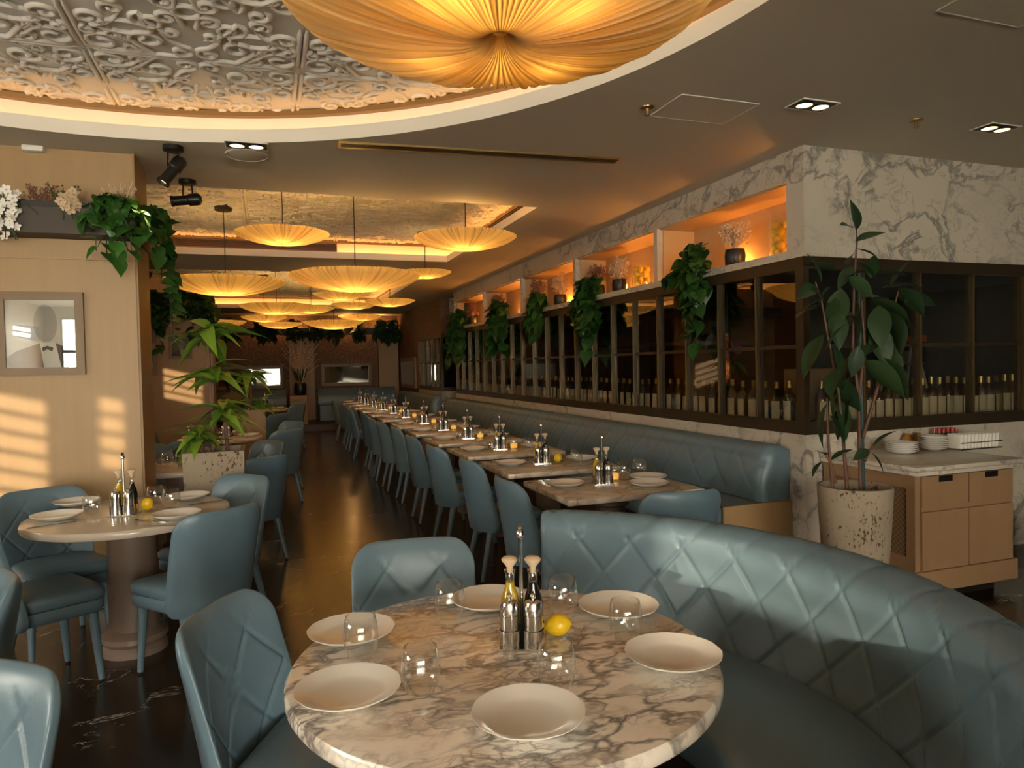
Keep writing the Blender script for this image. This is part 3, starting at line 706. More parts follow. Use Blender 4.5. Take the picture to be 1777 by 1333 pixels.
# ------------------------------------------------------------------ tableware
def make_plate():
    t = thing('plate', '', 'plate')
    MB().lathe([(.05, 0), (.062, .002), (.066, .006), (.085, .010), (.112, .024), (.119, .029), (.1195, .031), (.116, .0305), (.085, .0165), (.07, .012), (.02, .0105)], 40, wob=lambda a, r: 1 + (.008 * math.sin(12 * a) if r > .1 else 0)).build('dish', 'porcelain', t, ang=60)
    return t
def make_glass():
    t = thing('drinking_glass', '', 'glass')
    pr = [(.026, .002), (.034, .006), (.043, .030), (.0465, .055), (.044, .080), (.038, .108)]
    MB().lathe([(.008, .001)] + pr + [(.0372, .1085)], 28, cap1=False).build('bowl', 'drink_glass', t, ang=70)
    return t
def make_caddy():
    t = thing('condiment_caddy', '', 'caddy')
    b = MB().box(-.058, .058, -.05, .05, .0, .006)
    for x, y in ((-.028, .022), (.028, .022), (-.028, -.024), (.028, -.024)):
        b.lathe([(.026, .005), (.026, .045), (.0245, .045), (.0245, .008)], 20, (x, y, 0), False, False)
    b.build('tray', 'steel', t, ang=40)
    MB().cyl((0, 0, .006), (0, 0, .262), .005, .005, 10).build('rod', 'steel', t)
    MB().lathe([(.004, .255), (.010, .262), (.010, .270), (.006, .277), (.0075, .283), (.003, .288)], 14).build('knob', 'steel', t)
    return t
def make_bottle(liq):
    def mk():
        t = thing('oil_bottle' if liq == 'oil' else 'vinegar_bottle', '', 'bottle')
        MB().lathe([(.022, .0), (.0235, .004), (.0235, .085), (.020, .105), (.011, .128), (.0105, .138)], 20).build('body', liq, t, ang=50)
        MB().lathe([(.0105, .138), (.0105, .158), (.014, .163), (.014, .167), (.009, .168)], 16, cap0=False).build('neck', 'drink_glass', t)
        MB().lathe([(.007, .160), (.0075, .172), (.011, .178), (.019, .188), (.020, .193), (.015, .198), (.004, .2)], 18).build('stopper', 'cork_stopper', t)
        return t
    return mk
def make_shaker():
    t = thing('shaker', '', 'shaker')
    MB().lathe([(.0225, 0), (.0225, .072), (.021, .073), (.021, .075), (.0225, .076), (.0225, .094), (.019, .104), (.010, .108)], 24).build('body', 'steel', t, ang=30)
    MB().lathe([(.004, .106), (.004, .113), (.0065, .116), (.0065, .121), (.003, .124)], 12).build('knob', 'steel', t)
    return t
def make_lemon():
    t = thing('lemon', '', 'lemon')
    MB().lathe([(.003, -.040), (.008, -.037), (.014, -.032), (.024, -.022), (.0295, -.008), (.030, .006), (.025, .021), (.015, .031), (.008, .036), (.003, .039)], 18).build('fruit', 'lemon', t, ang=80)
    return t
def make_candle():
    t = thing('candle_glass', '', 'candle')
    MB().lathe([(.01, .001), (.034, .001), (.038, .004), (.04, .06), (.038, .075)], 20, cap1=False).build('cup', 'drink_glass', t)
    MB().lathe([(.03, .009), (.031, .02), (.031, .044), (.02, .048)], 16).build('wax', 'candle_glow', t)
    return t
def make_knife():
    t = thing('knife', '', 'cutlery')
    MB().loft([[(x, y * w, z) for (y, z) in ((-1, .001), (1, .001), (1, .004), (-1, .004))] for x, w in ((-.105, .005), (-.10, .008), (-.02, .006), (0, .005), (.02, .010), (.08, .010), (.105, .003))]).build('blade', 'steel', t, ang=30)
    return t
def plate(x, y, lab, sc=1.0, grp=None, z=.7505): return inst('plate', make_plate, lab, (x, y, z), random.uniform(0, 6), sc, grp)
def glass(x, y, lab, sc=1.0, grp=None, z=.7505): return inst('glass', make_glass, lab, (x, y, z), 0, sc, grp)
def caddy_set(x, y, rz, where, sc=1.0, z=.7505):
    inst('caddy', make_caddy, 'steel condiment caddy with upright rod on ' + where, (x, y, z), rz, sc)
    c, s = math.cos(rz), math.sin(rz)
    for key, mk, lab, lx, ly, k in (('oil', make_bottle('oil'), 'golden oil bottle with stopper in the caddy on ', -.028, .022, 1.0), ('vinegar', make_bottle('vinegar'), 'black vinegar bottle with stopper in the caddy on ', .028, .022, 1.0),
                                 ('shaker', make_shaker, 'left steel shaker in the caddy on ', -.028, -.024, 1.0), ('shaker', make_shaker, 'right steel shaker in the caddy on ', .028, -.024, 1.0)):
        inst(key, mk, lab + where, (x + (c * lx - s * ly) * sc, y + (s * lx + c * ly) * sc, z + .0065 * sc), 0, sc)
def lemon(x, y, z, lab, rx=0.0, rz=0.0, sc=1.0, grp=None):
    o = inst('lemon', make_lemon, lab, (x, y, z), 0, sc, grp); o.rotation_euler = (rx, 0, rz); return o
ZT_ = .75
PL = [((610, 1096), 'white plate at the far left of the near marble table by the quilted chair'), ((604, 1197), 'white plate at the left front of the near marble table'),
      ((917, 1240), 'white plate nearest to us on the near marble table'), ((1168, 1137), 'white plate at the right edge of the near marble table'),
      ((1073, 1053), 'white plate at the far right of the near marble table before the curved bench'), ((850, 1041), 'white plate at the back of the near marble table behind the oil bottle')]
for (px, py), lab in PL: p = at(px, py, 2, ZT_ + .02); plate(p.x, p.y, lab, 1.0)
GL = [((627, 1146), 'tumbler overlapping the far left plate of the near table'), ((731, 1208), 'tumbler right of the left front plate on the near table'), ((966, 1200), 'tumbler between the caddy and the nearest plate'),
      ((1086, 1116), 'tumbler before the far right plate on the near table'), ((977, 1070), 'tumbler behind the lemon on the near table'), ((781, 1079), 'tumbler left of the back plate on the near table')]
for (px, py), lab in GL: p = at(px, py - 6, 2, ZT_); glass(p.x, p.y, 'clear stemless ' + lab, 1.0)
p = at(911, 1122, 2, ZT_); caddy_set(p.x, p.y + .02, R(-22), 'the near round marble table', 1.12)
p = at(968, 1104, 2, ZT_); lemon(p.x, p.y, .7815, 'yellow lemon beside the caddy on the near marble table', R(80), R(60))
# left round table
WL = 'the left round table'
for (px, py), lab in (((99, 899), 'white plate at the left front of '), ((132, 875), 'white plate at the back left of '), ((306, 897), 'white plate at the right front of '), ((326, 865), 'white plate at the back right of ')):
    p = at(px, py - 4, 2, ZT_ + .02); plate(p.x, p.y, lab + WL)
for (px, py), lab in (((160, 893), 'clear tumbler left of the caddy on '), ((270, 876), 'clear tumbler behind the lemon on '), ((298, 882), 'clear tumbler at the right of ')):
    p = at(px, py, 2, ZT_); glass(p.x, p.y, lab + WL)
p = at(216, 893, 2, ZT_); caddy_set(p.x, p.y, R(-10), WL, 1.15)
p = at(256, 888, 2, ZT_); lemon(p.x, p.y, .790, 'bright yellow lemon on the left round table', R(30), R(20), 1.02)
for (px, py), rz, lab in (((90, 911), R(25), 'steel knife before the left front plate of '), ((262, 905), R(-40), 'steel knife left of the right front plate of '), ((285, 912), R(-20), 'steel fork before the right front plate of '), ((360, 872), R(20), 'steel knife right of the back right plate of ')):
    p = at(px, py, 2, ZT_); inst('knife', make_knife, lab + WL, (p.x, p.y, .7505), rz)
# other left tables
for nm, (tx, ty) in (('the second left round table', J), ('the third left round table', KT), ('the farthest left round table', LT3)):
    plate(tx + .30, ty - .12, 'white plate on the aisle side of ' + nm); plate(tx - .28, ty - .15, 'white plate on the inner side of ' + nm); plate(tx + .05, ty + .33, 'white plate on the far side of ' + nm)
    glass(tx + .02, ty - .22, 'clear tumbler on the near edge of ' + nm); glass(tx - .10, ty - .05, 'clear tumbler in the middle of ' + nm); glass(tx + .2, ty + .15, 'clear tumbler on the aisle side of ' + nm)
    caddy_set(tx + .06, ty + .02, R(-15), nm, 1.1)
# long row
for i, y in enumerate(RTY):
    nm = 'the %s row table from the front' % ORD[i]; dx = random.uniform(-.015, .015)
    plate(1.985 - .28, y + .04 + dx, 'white plate on the aisle side of ' + nm); plate(1.985 + .30, y + .05, 'white plate on the banquette side of ' + nm)
    caddy_set(1.985 - .03, y + .03 + dx, R(-12), nm, 1.1)
    glass(1.985 + .18, y - .13 if i else y + .16, 'clear tumbler on the banquette side of ' + nm)
    if i < 10 and i not in (1,): inst('candle', make_candle, 'amber glowing candle glass beside the caddy on ' + nm, (1.985 + .09, y + (.12 if i == 0 else .0), .7505))
    if i == 1: lemon(2.07, y, .789, 'yellow lemon beside the caddy on the second row table', R(20), 1.0)
    if i == 0: plate(2.16, y - .17, 'white plate at the near end of the first row table')
    if i == 0: glass(2.33, y + .24, 'clear tumbler beside the banquette plate of the first row table')
    if i > 1: glass(1.985 - .17, y - .16, 'clear tumbler on the aisle side of ' + nm)

# ------------------------------------------------------------------ pleated pendant lamps
def pend_mesh(n, npl, rings, seed, amp=1.0):
    rnd = random.Random(seed); b = MB()
    ph = [(rnd.randint(int(npl * .7), int(npl * 1.25)), rnd.uniform(0, 6.28), rnd.uniform(.4, 1)) for _ in range(3)]
    def pl(a): return sum(k * (abs(math.sin(m * a / 2 + f)) * 2 - 1) for m, f, k in ph) / sum(k for _, _, k in ph)
    prof = [(.035, .062), (.055, .045), (.085, .022), (.125, .006), (.18, .0), (.26, .006), (.36, .018), (.48, .040), (.60, .068), (.72, .104), (.83, .146), (.92, .188), (.975, .222), (1.0, .245)]
    top = [(.985, .262), (.93, .272), (.75, .285), (.5, .295), (.2, .30)]
    loops = []
    for q, (r, z) in enumerate(prof + top):
        l = []
        for j in range(n):
            a = 2 * math.pi * j / n; g = pl(a); am = .016 * amp * min(1, r * 1.4) if q < len(prof) else .010 * r
            rr = r * (1 + (.016 * amp * g if r > .5 else .05 * g * (r < .15)))
            l.append((rr * math.cos(a) * .5, rr * math.sin(a) * .5, (z * .92 + am * g * 1.3) * .5))
        loops.append(l)
    b.loft(loops, True, False); return b.mesh('lamp_shade', 'lamp_cloth', True, 80)
SH_BIG = pend_mesh(960, 78, 14, 3, 1.7); SH = pend_mesh(420, 80, 14, 5)
def pendant(hub, D, label, big=False, energy=30.0):
    root = thing('pendant_lamp', label, 'lamp', hub, 0, 'pleated fabric pendant lamps')
    s = link('lamp_shade', SH_BIG if big else SH, root); s.scale = (D, D, D); s.rotation_euler = (0, 0, random.uniform(0, 6.28))
    inco = any(x0 < hub[0] < x1 and y0 < hub[1] < y1 for x0, x1, y0, y1 in COF) or math.hypot(hub[0] - OC[0], hub[1] - OC[1]) < OR_
    zc = (CT - .03 if inco else C) - hub[2]
    MB().tube([(0, 0, .148 * D), (.004, 0, zc * .5 + .05), (0, 0, zc)], .006 if big else .005, 6).build('cord', 'black_metal', root)
    MB().lathe([(.085, zc - .025), (.09, zc - .01), (.09, zc)], 20).build('ceiling_rose', 'black_metal', root)
    MB().ball((0, 0, .075 * D), .028, n=10, m=6).build('bulb', 'lamp_shade_white', root)
    for k in range(4 if big else 1):
        a = k * math.pi / 2 + .6; r = .20 * D if big else 0
        point((hub[0] + r * math.cos(a), hub[1] + r * math.sin(a), hub[2] + .085 * D), energy / (4 if big else 1), (1, .66, .25), .14 if big else .05)
hb = at(868, 78, 2, 2.40); pendant(hb, 1.22, 'huge pleated amber pendant lamp above the near round table', True, 14)
PEN = [(491, 424, 158, .85, 'small pleated pendant at the near left of the rectangular recess'), (808, 433, 176, .95, 'pleated pendant at the near right of the rectangular recess by the air vent'),
       (617, 505, 222, 1.2, 'wide pleated pendant low in the middle of the rectangular recess'), (392, 512, 198, 1.2, 'wide pleated pendant left of the low middle one'),
       (738, 483, 90, .66, 'small pleated pendant half hidden right of the wide middle one'), (591, 521, 92, .80, 'small pleated pendant just under the wide middle one'),
       (614, 537, 76, .80, 'far pleated pendant partly hidden under the wide middle one'), (677, 532, 86, .80, 'small pleated pendant near the bar side of the farther recess'),
       (480, 545, 122, 1.2, 'wide far pleated pendant at the front of the farther recess'), (540, 544, 78, .85, 'far pleated pendant just right of the wide far one'),
       (372, 571, 104, 1.2, 'far pleated pendant cut by the farther oak column'), (459, 559, 77, .80, 'far pleated pendant left of the far middle'), (487, 570, 72, .80, 'lowest small far pleated pendant'),
       (579, 571, 102, 1.2, 'wide far pleated pendant before the far wall'), (625, 557, 74, .90, 'far pleated pendant at the right before the far wall'), (236, 452, 110, .9, 'pleated pendant half hidden behind the oak column')]
for x, y, wpx, D, lab in PEN:
    d = F_ * D / wpx; p = atd(x, y, d); pendant(p, D, lab, False, 8.0 * D * D + 1.6)

# ------------------------------------------------------------------ ceiling fittings
def twin(px, py, lab, light=True):
    p = at(px, py, 2, C); t = thing('recessed_downlight', lab, 'downlight', (p.x, p.y, C), 0, 'twin recessed downlights')
    MB().box(-.125, .125, -.07, .07, -.004, -.001).build('plate', 'black_metal', t, False)
    b = MB().box(-.132, .132, -.077, -.07, -.006, 0).box(-.132, .132, .07, .077, -.006, 0).box(-.132, -.125, -.07, .07, -.006, 0).box(.125, .132, -.07, .07, -.006, 0); b.build('frame', 'white_paint', t, False)
    for s in (-1, 1): MB().lathe([(.045, -.008), (.038, -.005), (.02, -.006)], 20, (s * .058, 0, 0)).build('lamp', 'bulb_warm', t)
    for s in (-1, 1): MB().lathe([(.052, -.004), (.052, -.012), (.046, -.012), (.046, -.004)], 20, (s * .058, 0, 0), False, False).build('bezel', 'black_metal', t)
    spot((p.x, p.y, C - .03), (0, 0, -1), 5, 75)
twin(1410, 182, 'twin recessed downlight in the plain ceiling left of the marble corner band'); twin(1728, 222, 'twin recessed downlight at the right photo edge above the marble band'); twin(428, 252, 'twin recessed downlight beside the round ceiling speaker')
p = at(428, 268, 2, C); t = thing('ceiling_speaker', 'round flat ceiling speaker beside the twin downlight', 'speaker', (p.x, p.y, C))
MB().lathe([(.135, 0), (.135, -.004), (.12, -.010)][::-1], 32).build('grille', 'ceiling_paint', t); MB().lathe([(.137, 0), (.137, -.012), (.13, -.012), (.13, 0)], 32, cap0=False, cap1=False).build('ring', 'ceiling_paint', t)
for (px, py), lab in (((1123, 186), 'brass sprinkler head below the huge pendant rim'), ((1590, 208), 'dark sprinkler head between the two right downlights')):
    p = at(px, py, 2, C); t = thing('sprinkler', lab, 'sprinkler', (p.x, p.y, C))
    MB().lathe([(.04, 0), (.038, -.006), (.015, -.010)], 18).build('escutcheon', 'brass', t); MB().cyl((0, 0, -.008), (0, 0, -.045), .009, .006, 10).build('nozzle', 'brass', t); MB().lathe([(.018, -.045), (.018, -.048)], 12).build('deflector', 'brass', t)
def hatch(pts, lab):
    q = [at(*p, 2, C) for p in pts]; t = thing('access_hatch', lab, 'hatch', (0, 0, 0))
    x0, x1 = min(p.x for p in q), max(p.x for p in q); y0, y1 = min(p.y for p in q), max(p.y for p in q)
    MB().box(x0 + .006, x1 - .006, y0 + .006, y1 - .006, C - .003, C).build('panel', 'ceiling_paint', t, False)
    MB().box(x0 - .002, x1 + .002, y0 - .002, y0 + .002, C - .004, C).box(x0 - .002, x1 + .002, y1 - .002, y1 + .002, C - .004, C).box(x0 - .002, x0 + .002, y0, y1, C - .004, C).box(x1 - .002, x1 + .002, y0, y1, C - .004, C).build('edge', 'white_paint', t, False)
hatch([(1228, 212), (1318, 180), (1140, 192)], 'square access hatch in the ceiling beside the brass sprinkler'); hatch([(1625, 18), (1777, 42), (1777, -20)], 'access hatch in the ceiling at the top right')
# slot diffuser
p, q = at(587, 249, 2, C), at(1073, 278, 2, C); t = thing('slot_diffuser', 'long bronze slot diffuser in the ceiling before the recess', 'air vent', ((p.x + q.x) / 2, (p.y + q.y) / 2, C), math.atan2(q.y - p.y, q.x - p.x))
L = (q - p).length / 2
MB().box(-L, L, -.06, -.045, -.012, 0).box(-L, L, .045, .06, -.012, 0).box(-L, -L + .015, -.045, .045, -.012, 0).box(L - .015, L, -.045, .045, -.012, 0).build('frame', 'brass', t, False)
MB().box(-L + .015, L - .015, -.045, .045, -.002, 0).build('slot', 'bronze_dark', t, False)
for k in (-.022, 0, .022): MB().box(-L + .015, L - .015, k - .005, k + .005, -.010, -.002).build('blade', 'bronze', t, False)
def grille(x0, x1, y0, y1, z0, z1, lab):
    t = thing('air_vent', lab, 'air vent', (0, 0, 0)); lx = x1 - x0 > y1 - y0
    MB().box(x0, x1, y0, y1, z0, z1).build('backing', 'black_metal', t, False); n = 5
    for i in range(n):
        z = z0 + (z1 - z0) * (i + .5) / n
        (MB().box(x0, x1, y0 - .014, y0, z - .006, z + .006) if lx else MB().box(x0 - .014, x0, y0, y1, z - .006, z + .006)).build('slat', 'dark_wood', t, False)
x0, x1, y0, y1 = COF[0]
grille(-1.9, .93, y1 + .175, y1 + .199, CT - .16, CT - .055, 'slatted air vent on the far side of the nearer recess'); grille(x1 + .175, x1 + .199, 6.7, 9.0, CT - .16, CT - .055, 'slatted air vent on the bar side of the nearer recess')
# track spots
def track_spot(px, py, aim, lab, en=18):
    p = at(px, py, 2, C); t = thing('spotlight', lab, 'spotlight', (p.x, p.y, C))
    MB().lathe([(.062, 0), (.062, -.03), (.05, -.034)], 24).build('mount', 'black_metal', t, ang=30)
    MB().tube([(-.03, 0, -.03), (-.035, 0, -.13)], .006, 6).tube([(.03, 0, -.03), (.035, 0, -.13)], .006, 6).build('yoke', 'black_metal', t)
    d = Vector(aim).normalized(); c = Vector((0, 0, -.15)); qd = d.to_track_quat('Z', 'Y').to_matrix().to_4x4()
    b = MB().lathe([(.02, -.10), (.042, -.085), (.047, -.06), (.045, -.01), (.036, .0), (.036, .10), (.042, .105), (.042, .118), (.034, .118), (.03, .10)], 20, cap1=False)
    o = b.build('can', 'black_metal', t, ang=30); o.matrix_local = Matrix.Translation(c) @ qd
    o = MB().lathe([(.033, .098), (.02, .102)], 16).build('lens', 'bulb_warm', t); o.matrix_local = Matrix.Translation(c) @ qd
    e = Vector((p.x, p.y, C)) + c + d * .13; spot(e, d, en, 60)
track_spot(300, 254, (-.5, -.2, -.75), 'black ceiling spotlight pointing down left beside the oak column'); track_spot(325, 313, (-1, .1, -.12), 'black ceiling spotlight behind the other one, turned to the plants', 45); track_spot(253, 463, (-.5, -.2, -.8), 'small black spotlight seen just right of the oak column edge')
p = at(58, 254, 2, C); tag(MB().box(p.x - .06, p.x + .06, p.y - .035, p.y + .035, C - .035, C).build('smoke_detector', 'white_paint', bev=.008), 'small white box detector on the ceiling above the oak column', 'detector')

# ------------------------------------------------------------------ bottles behind the bar glazing
def make_wine(kind):
    def mk():
        t = thing('spirit_bottle', '', 'bottle')
        m = 'dark_bottle' if kind == 0 else 'amber_bottle'
        MB().lathe([(.036, 0), (.038, .004), (.038, .185), (.034, .205), (.016, .232), (.0135, .25), (.0135, .262)], 12).build('body', m, t, ang=40)
        MB().lathe([(.0145, .255), (.0150, .30), (.010, .302)], 10).build('capsule', 'foil', t)
        l = MB(); l.loft([[(.0388 * math.sin(a), -.0388 * math.cos(a), z) for a in [R(-62 + 124 * i / 8) for i in range(9)]] for z in (.02, .165)], False, False, False); l.build('label', 'label_paper', t)
        return t
    return mk
k = 0
for i in range(66):
    y = YW + .34 + i * .1385
    o = inst('bottle0', make_wine(0), 'dark bottle with narrow cream label in the side row behind the bar glazing', (XW + .28, y, ZB + .021), -math.pi / 2 + random.uniform(-.1, .5), random.uniform(1.07, 1.14), 'bottles along the side of the bar')
xx = XW + .42
for i in range(29):
    o = inst('bottle1', make_wine(1), 'amber bottle with broad cream label in the front row behind the bar glazing', (xx + i * .092, YW + .30, ZB + .021), random.uniform(-.12, .12), random.uniform(1.08, 1.14), 'bottles along the front of the bar')
# things inside the bar
def ladder():
    p = at(1570, 640, 1, 5.6); t = thing('stepladder', 'aluminium stepladder with orange top behind the bar glazing', 'ladder', (p.x, 5.6, 0))
    for s in (-1, 1):
        MB().tube([(s * .26, -.35, 0), (s * .15, 0, 1.66)], .02, 6).build('rail', 'aluminium', t); MB().tube([(s * .26, .35, 0), (s * .15, .05, 1.66)], .018, 6).build('rail', 'aluminium', t)
    for i in range(5):
        z = .3 + .28 * i; q = 1 - z / 1.66; MB().box(-.15 - .11 * q, .15 + .11 * q, -.35 * q - .05, -.35 * q + .04, z, z + .025).build('step', 'aluminium', t, False)
    MB().box(-.2, .2, -.1, .14, 1.66, 1.73).build('top_cap', 'orange_plastic', t, bev=.01)
ladder()
p = at(1435, 665, 1, 4.6); tag(MB().box(p.x - .18, p.x + .2, 4.6, 4.9, 1.0, 1.42).build('cardboard_box', 'cardboard', smooth=False), 'brown cardboard box behind the front bar glazing', 'box')
struct(MB().box(XW + .45, 5.2, 4.5, 4.95, 0, .998).build('counter', 'dark_wall', smooth=False), 'dark work counter inside the bar')
def copper():
    p = at(1262, 560, 0, 4.05); t = thing('copper_lantern', 'hanging copper lantern with purple disc inside the bar', 'lantern', (p.x, p.y, 0))
    MB().lathe([(.02, 1.78), (.035, 1.74), (.03, 1.66), (.045, 1.6), (.03, 1.55), (.05, 1.48), (.04, 1.40), (.055, 1.33), (.02, 1.28)], 16).build('body', 'copper', t, ang=30)
    MB().cyl((0, 0, 1.78), (0, 0, ZT), .004, n=6).build('cord', 'black_metal', t)
    o = MB().lathe([(.075, -.006), (.075, .006)], 24).build('disc', 'purple_disc', t); o.location = (.02, -.11, 1.63); o.rotation_euler = (R(80), 0, R(20))
copper()
def hood(y, lab):
    t = thing('extractor_hood', lab, 'hood', (5.3, y, 0))
    MB().loft([[(-.6, -.9, 1.75), (.6, -.9, 1.75), (.6, .9, 1.75), (-.6, .9, 1.75)], [(-.35, -.5, 2.15), (.35, -.5, 2.15), (.35, .5, 2.15), (-.35, .5, 2.15)]]).build('canopy', 'aluminium', t, False)
    MB().box(-.2, .2, -.2, .2, 2.15, ZT + .001).build('duct', 'aluminium', t, False); MB().box(-.6, .6, -.9, .9, 1.70, 1.75).build('lip', 'steel', t, False)
hood(8.2, 'steel extractor hood inside the bar, nearer one'); hood(11.0, 'steel extractor hood inside the bar, farther one')
def bench_kitchen():
    t = thing('work_counter', 'steel work counter inside the bar behind the bottles', 'counter', (4.8, 8.6, 0))
    MB().box(-.35, .35, -2.6, 2.6, .86, .92).build('top', 'steel', t, False); MB().box(-.32, .32, -2.55, 2.55, .02, .86).build('body', 'dark_wall', t, False)
bench_kitchen()

# ------------------------------------------------------------------ niches: jars, pots, lamps
def jar(x, y, z0, r, h, n, lab, sq=False):
    t = thing('glass_jar', lab, 'jar', (x, y, z0))
    MB().lathe([(r * .2, 0.001), (r, 0.001), (r, h), (r - .004, h)], 24, cap1=False).build('wall', 'drink_glass', t)
    k = 0; zz = z0 + .04
    while k < n:
        for i in range(4):
            if k >= n: break
            a = i * math.pi / 2 + (.78 if (k // 4) % 2 else 0); rr = r - .042
            lemon(x + rr * math.cos(a), y + rr * math.sin(a), zz, 'yellow lemon in the ' + lab.replace('glass jar of lemons', 'jar').replace(' from the marble corner', '').replace(' next to the marble corner', ' by the corner'), R(90 * (k % 3)), k * 1.3, 1.0, 'lemons in the ' + lab); k += 1
        zz += .052
p = at(1348, 425, 0, XW + .16); jar(XW + .20, p.y, 2.267, .085, .34, 20, 'tall glass jar of lemons in the niche next to the marble corner')
p = at(1108, 480, 0, XW + .16); jar(XW + .20, p.y, 2.267, .10, .26, 16, 'round glass jar of lemons in the second niche from the marble corner')
for i in range(5):
    y0, y1 = ND[i], NE[i]
    for q in (.13, .55):
        y = y0 + (y1 - y0) * q; t = thing('uplight', 'small brass uplight at the %s end of the %s niche from the corner' % ('near' if q < .3 else 'middle', ORD[i]), 'light', (XW + .34, y, 2.266))
        MB().lathe([(.022, 0), (.022, .03), (.018, .032)], 14).build('body', 'brass', t); MB().lathe([(.015, .033), (.008, .034)], 12).build('lens', 'bulb_warm', t)
        point((XW + .33, y, 2.33), 4.5, (1, .40, .08), .03)
def grass_pot(y, lab, h=.28, m='dried', n=70, pot=True, r=.085, sp=.14):
    t = thing('pot_plant', lab, 'plant', (XW + .17, y, 2.266))
    MB().lathe([(r * .7, 0), (r * .95, .03), (r, .10), (r * .9, .15), (r * .8, .15), (r * .75, .12)], 16).build('pot', 'black_pot', t)
    b = MB()
    for i in range(n):
        a = random.uniform(0, 6.28); q = random.uniform(.3, 1); e = Vector((sp * q * math.cos(a) * .7, sp * q * math.sin(a), .13 + h * random.uniform(.35, 1)))
        mid = Vector((e.x * .35, e.y * .35, .13 + (e.z - .13) * .7)); b.tube([(0, 0, .12), mid, e], .003, 3)
        for k in range(4): b.ball(e + Vector((random.uniform(-.02, .02), random.uniform(-.02, .02), random.uniform(-.05, .01))), .009, .009, .016, 4, 3)
    o = b.build('plumes', m, t); o['kind'] = 'stuff'
for px, py, lab, m in ((1275, 400, 'black pot of pale dried plumes in the niche next to the corner', 'dried'), (1075, 470, 'black pot of pale dried plumes beside the lemons in the second niche', 'dried'), (1022, 455, 'black pot of reddish twigs in the second niche', 'dried_red'),
                  (972, 500, 'black pot of pale plumes in the third niche', 'dried'), (930, 515, 'black pot of reddish twigs in the third niche', 'dried_red'), (856, 520, 'pot of reddish twigs in the fourth niche', 'dried_red'), (820, 545, 'pot of reddish twigs in the fifth niche', 'dried_red')):
    p = at(px, py, 0, XW + .17)
    for dv in ND + NE:
        if abs(p.y - dv) < .27: p.y = dv + math.copysign(.27, p.y - dv)
    grass_pot(p.y, lab, .25 if px > 1000 else .3, m)

# ------------------------------------------------------------------ leaves
def leaf_mesh(name, mat, L, wf, fold=.25, droop=.35, n=7):
    b = MB(); vs_ = []; fs = []
    for i in range(n + 1):
        t = i / n; w = wf(t) * L; y = t * L; z = -droop * L * t * t
        vs_ += [(-w, y - .08 * w, z + fold * w), (-w * .5, y, z + fold * w * .35), (0, y, z), (w * .5, y, z + fold * w * .35), (w, y - .08 * w, z + fold * w)]
    for i in range(n):
        for j in range(4): fs.append((i * 5 + j, i * 5 + j + 1, (i + 1) * 5 + j + 1, (i + 1) * 5 + j))
    b.add(vs_, fs); me = b.mesh(name, mat, True, 80); return me
heart = lambda t: .46 * (math.sin(math.pi * min(1, (t + .10) / 1.1) ** .62)) * (1 - t ** 6) if t < 1 else 0.0
oval = lambda t: .24 * math.sin(math.pi * t ** .9) + .004
strap = lambda t: .165 * math.sin(math.pi * (t * .93 + .07) ** .7)
LEAF = {'pothos': leaf_mesh('leaf', 'pothos_leaf', 1, heart, .18, .25), 'hang': leaf_mesh('leaf', 'hanging_leaf', 1, heart, .18, .25), 'ficus': leaf_mesh('leaf', 'ficus_leaf', 1, oval, .25, .22),
        'strap': leaf_mesh('leaf', 'dracaena_leaf', 1, strap, .3, .65, 9), 'far': leaf_mesh('leaf', 'far_leaf', 1, heart, .2, .3, 4)}
def leaf(kind, parent, pos, d, size, roll=0.0):
    """a leaf at pos growing along d, face up"""
    d = Vector(d).normalized(); up = Vector((0, 0, 1)) if abs(d.z) < .95 else Vector((0, -1, 0))
    x = d.cross(up).normalized(); z = x.cross(d); m = Matrix((x, d, z)).transposed().to_4x4()
    o = link('leaf', LEAF[kind], parent); o.matrix_local = Matrix.Translation(pos) @ m @ Matrix.Rotation(roll, 4, 'Y') @ Matrix.Scale(size, 4); return o
def hanging(origin, lab, kind, stems, out, rnd, up=.12, size=(.07, .12), per=.055):
    """trailing plant rooted at origin; stems = [(sideways, outwards, drop)]"""
    t = thing('trailing_plant', lab, 'plant', origin); out = Vector(out).normalized(); side = Vector((-out.y, out.x, 0)); b = MB()
    for sx, o, dr in stems:
        pts = []; n = max(5, int((abs(sx) + o + dr + up) / .05))
        for i in range(n + 1):
            q = i / n; rise = up * math.sin(min(1, q * 2.2) * math.pi) if dr > 0 else 0
            pts.append(side * sx * min(1, q * 1.5) + out * o * math.sin(min(1, q * 1.8) * math.pi / 2) + Vector((0, 0, rise * .8 - dr * max(0, (q - .22) / .78) ** 1.3)))
        b.tube(pts, .0035, 4)
        ln = sum((pts[i + 1] - pts[i]).length for i in range(n)); m = max(3, int(ln / per))
        for k in range(m):
            q = (k + .6) / m * n; i = min(n - 1, int(q)); p = pts[i].lerp(pts[i + 1], q - i)
            d = side * rnd.uniform(-1, 1) + out * rnd.uniform(.0, .9) + Vector((0, 0, rnd.uniform(-1.1, .15)))
            leaf(kind, t, p, d, rnd.uniform(*size), rnd.uniform(-.5, .5))
    b.build('stems', 'bark' if kind == 'x' else 'far_leaf', t); return t
rnd = random.Random(4)
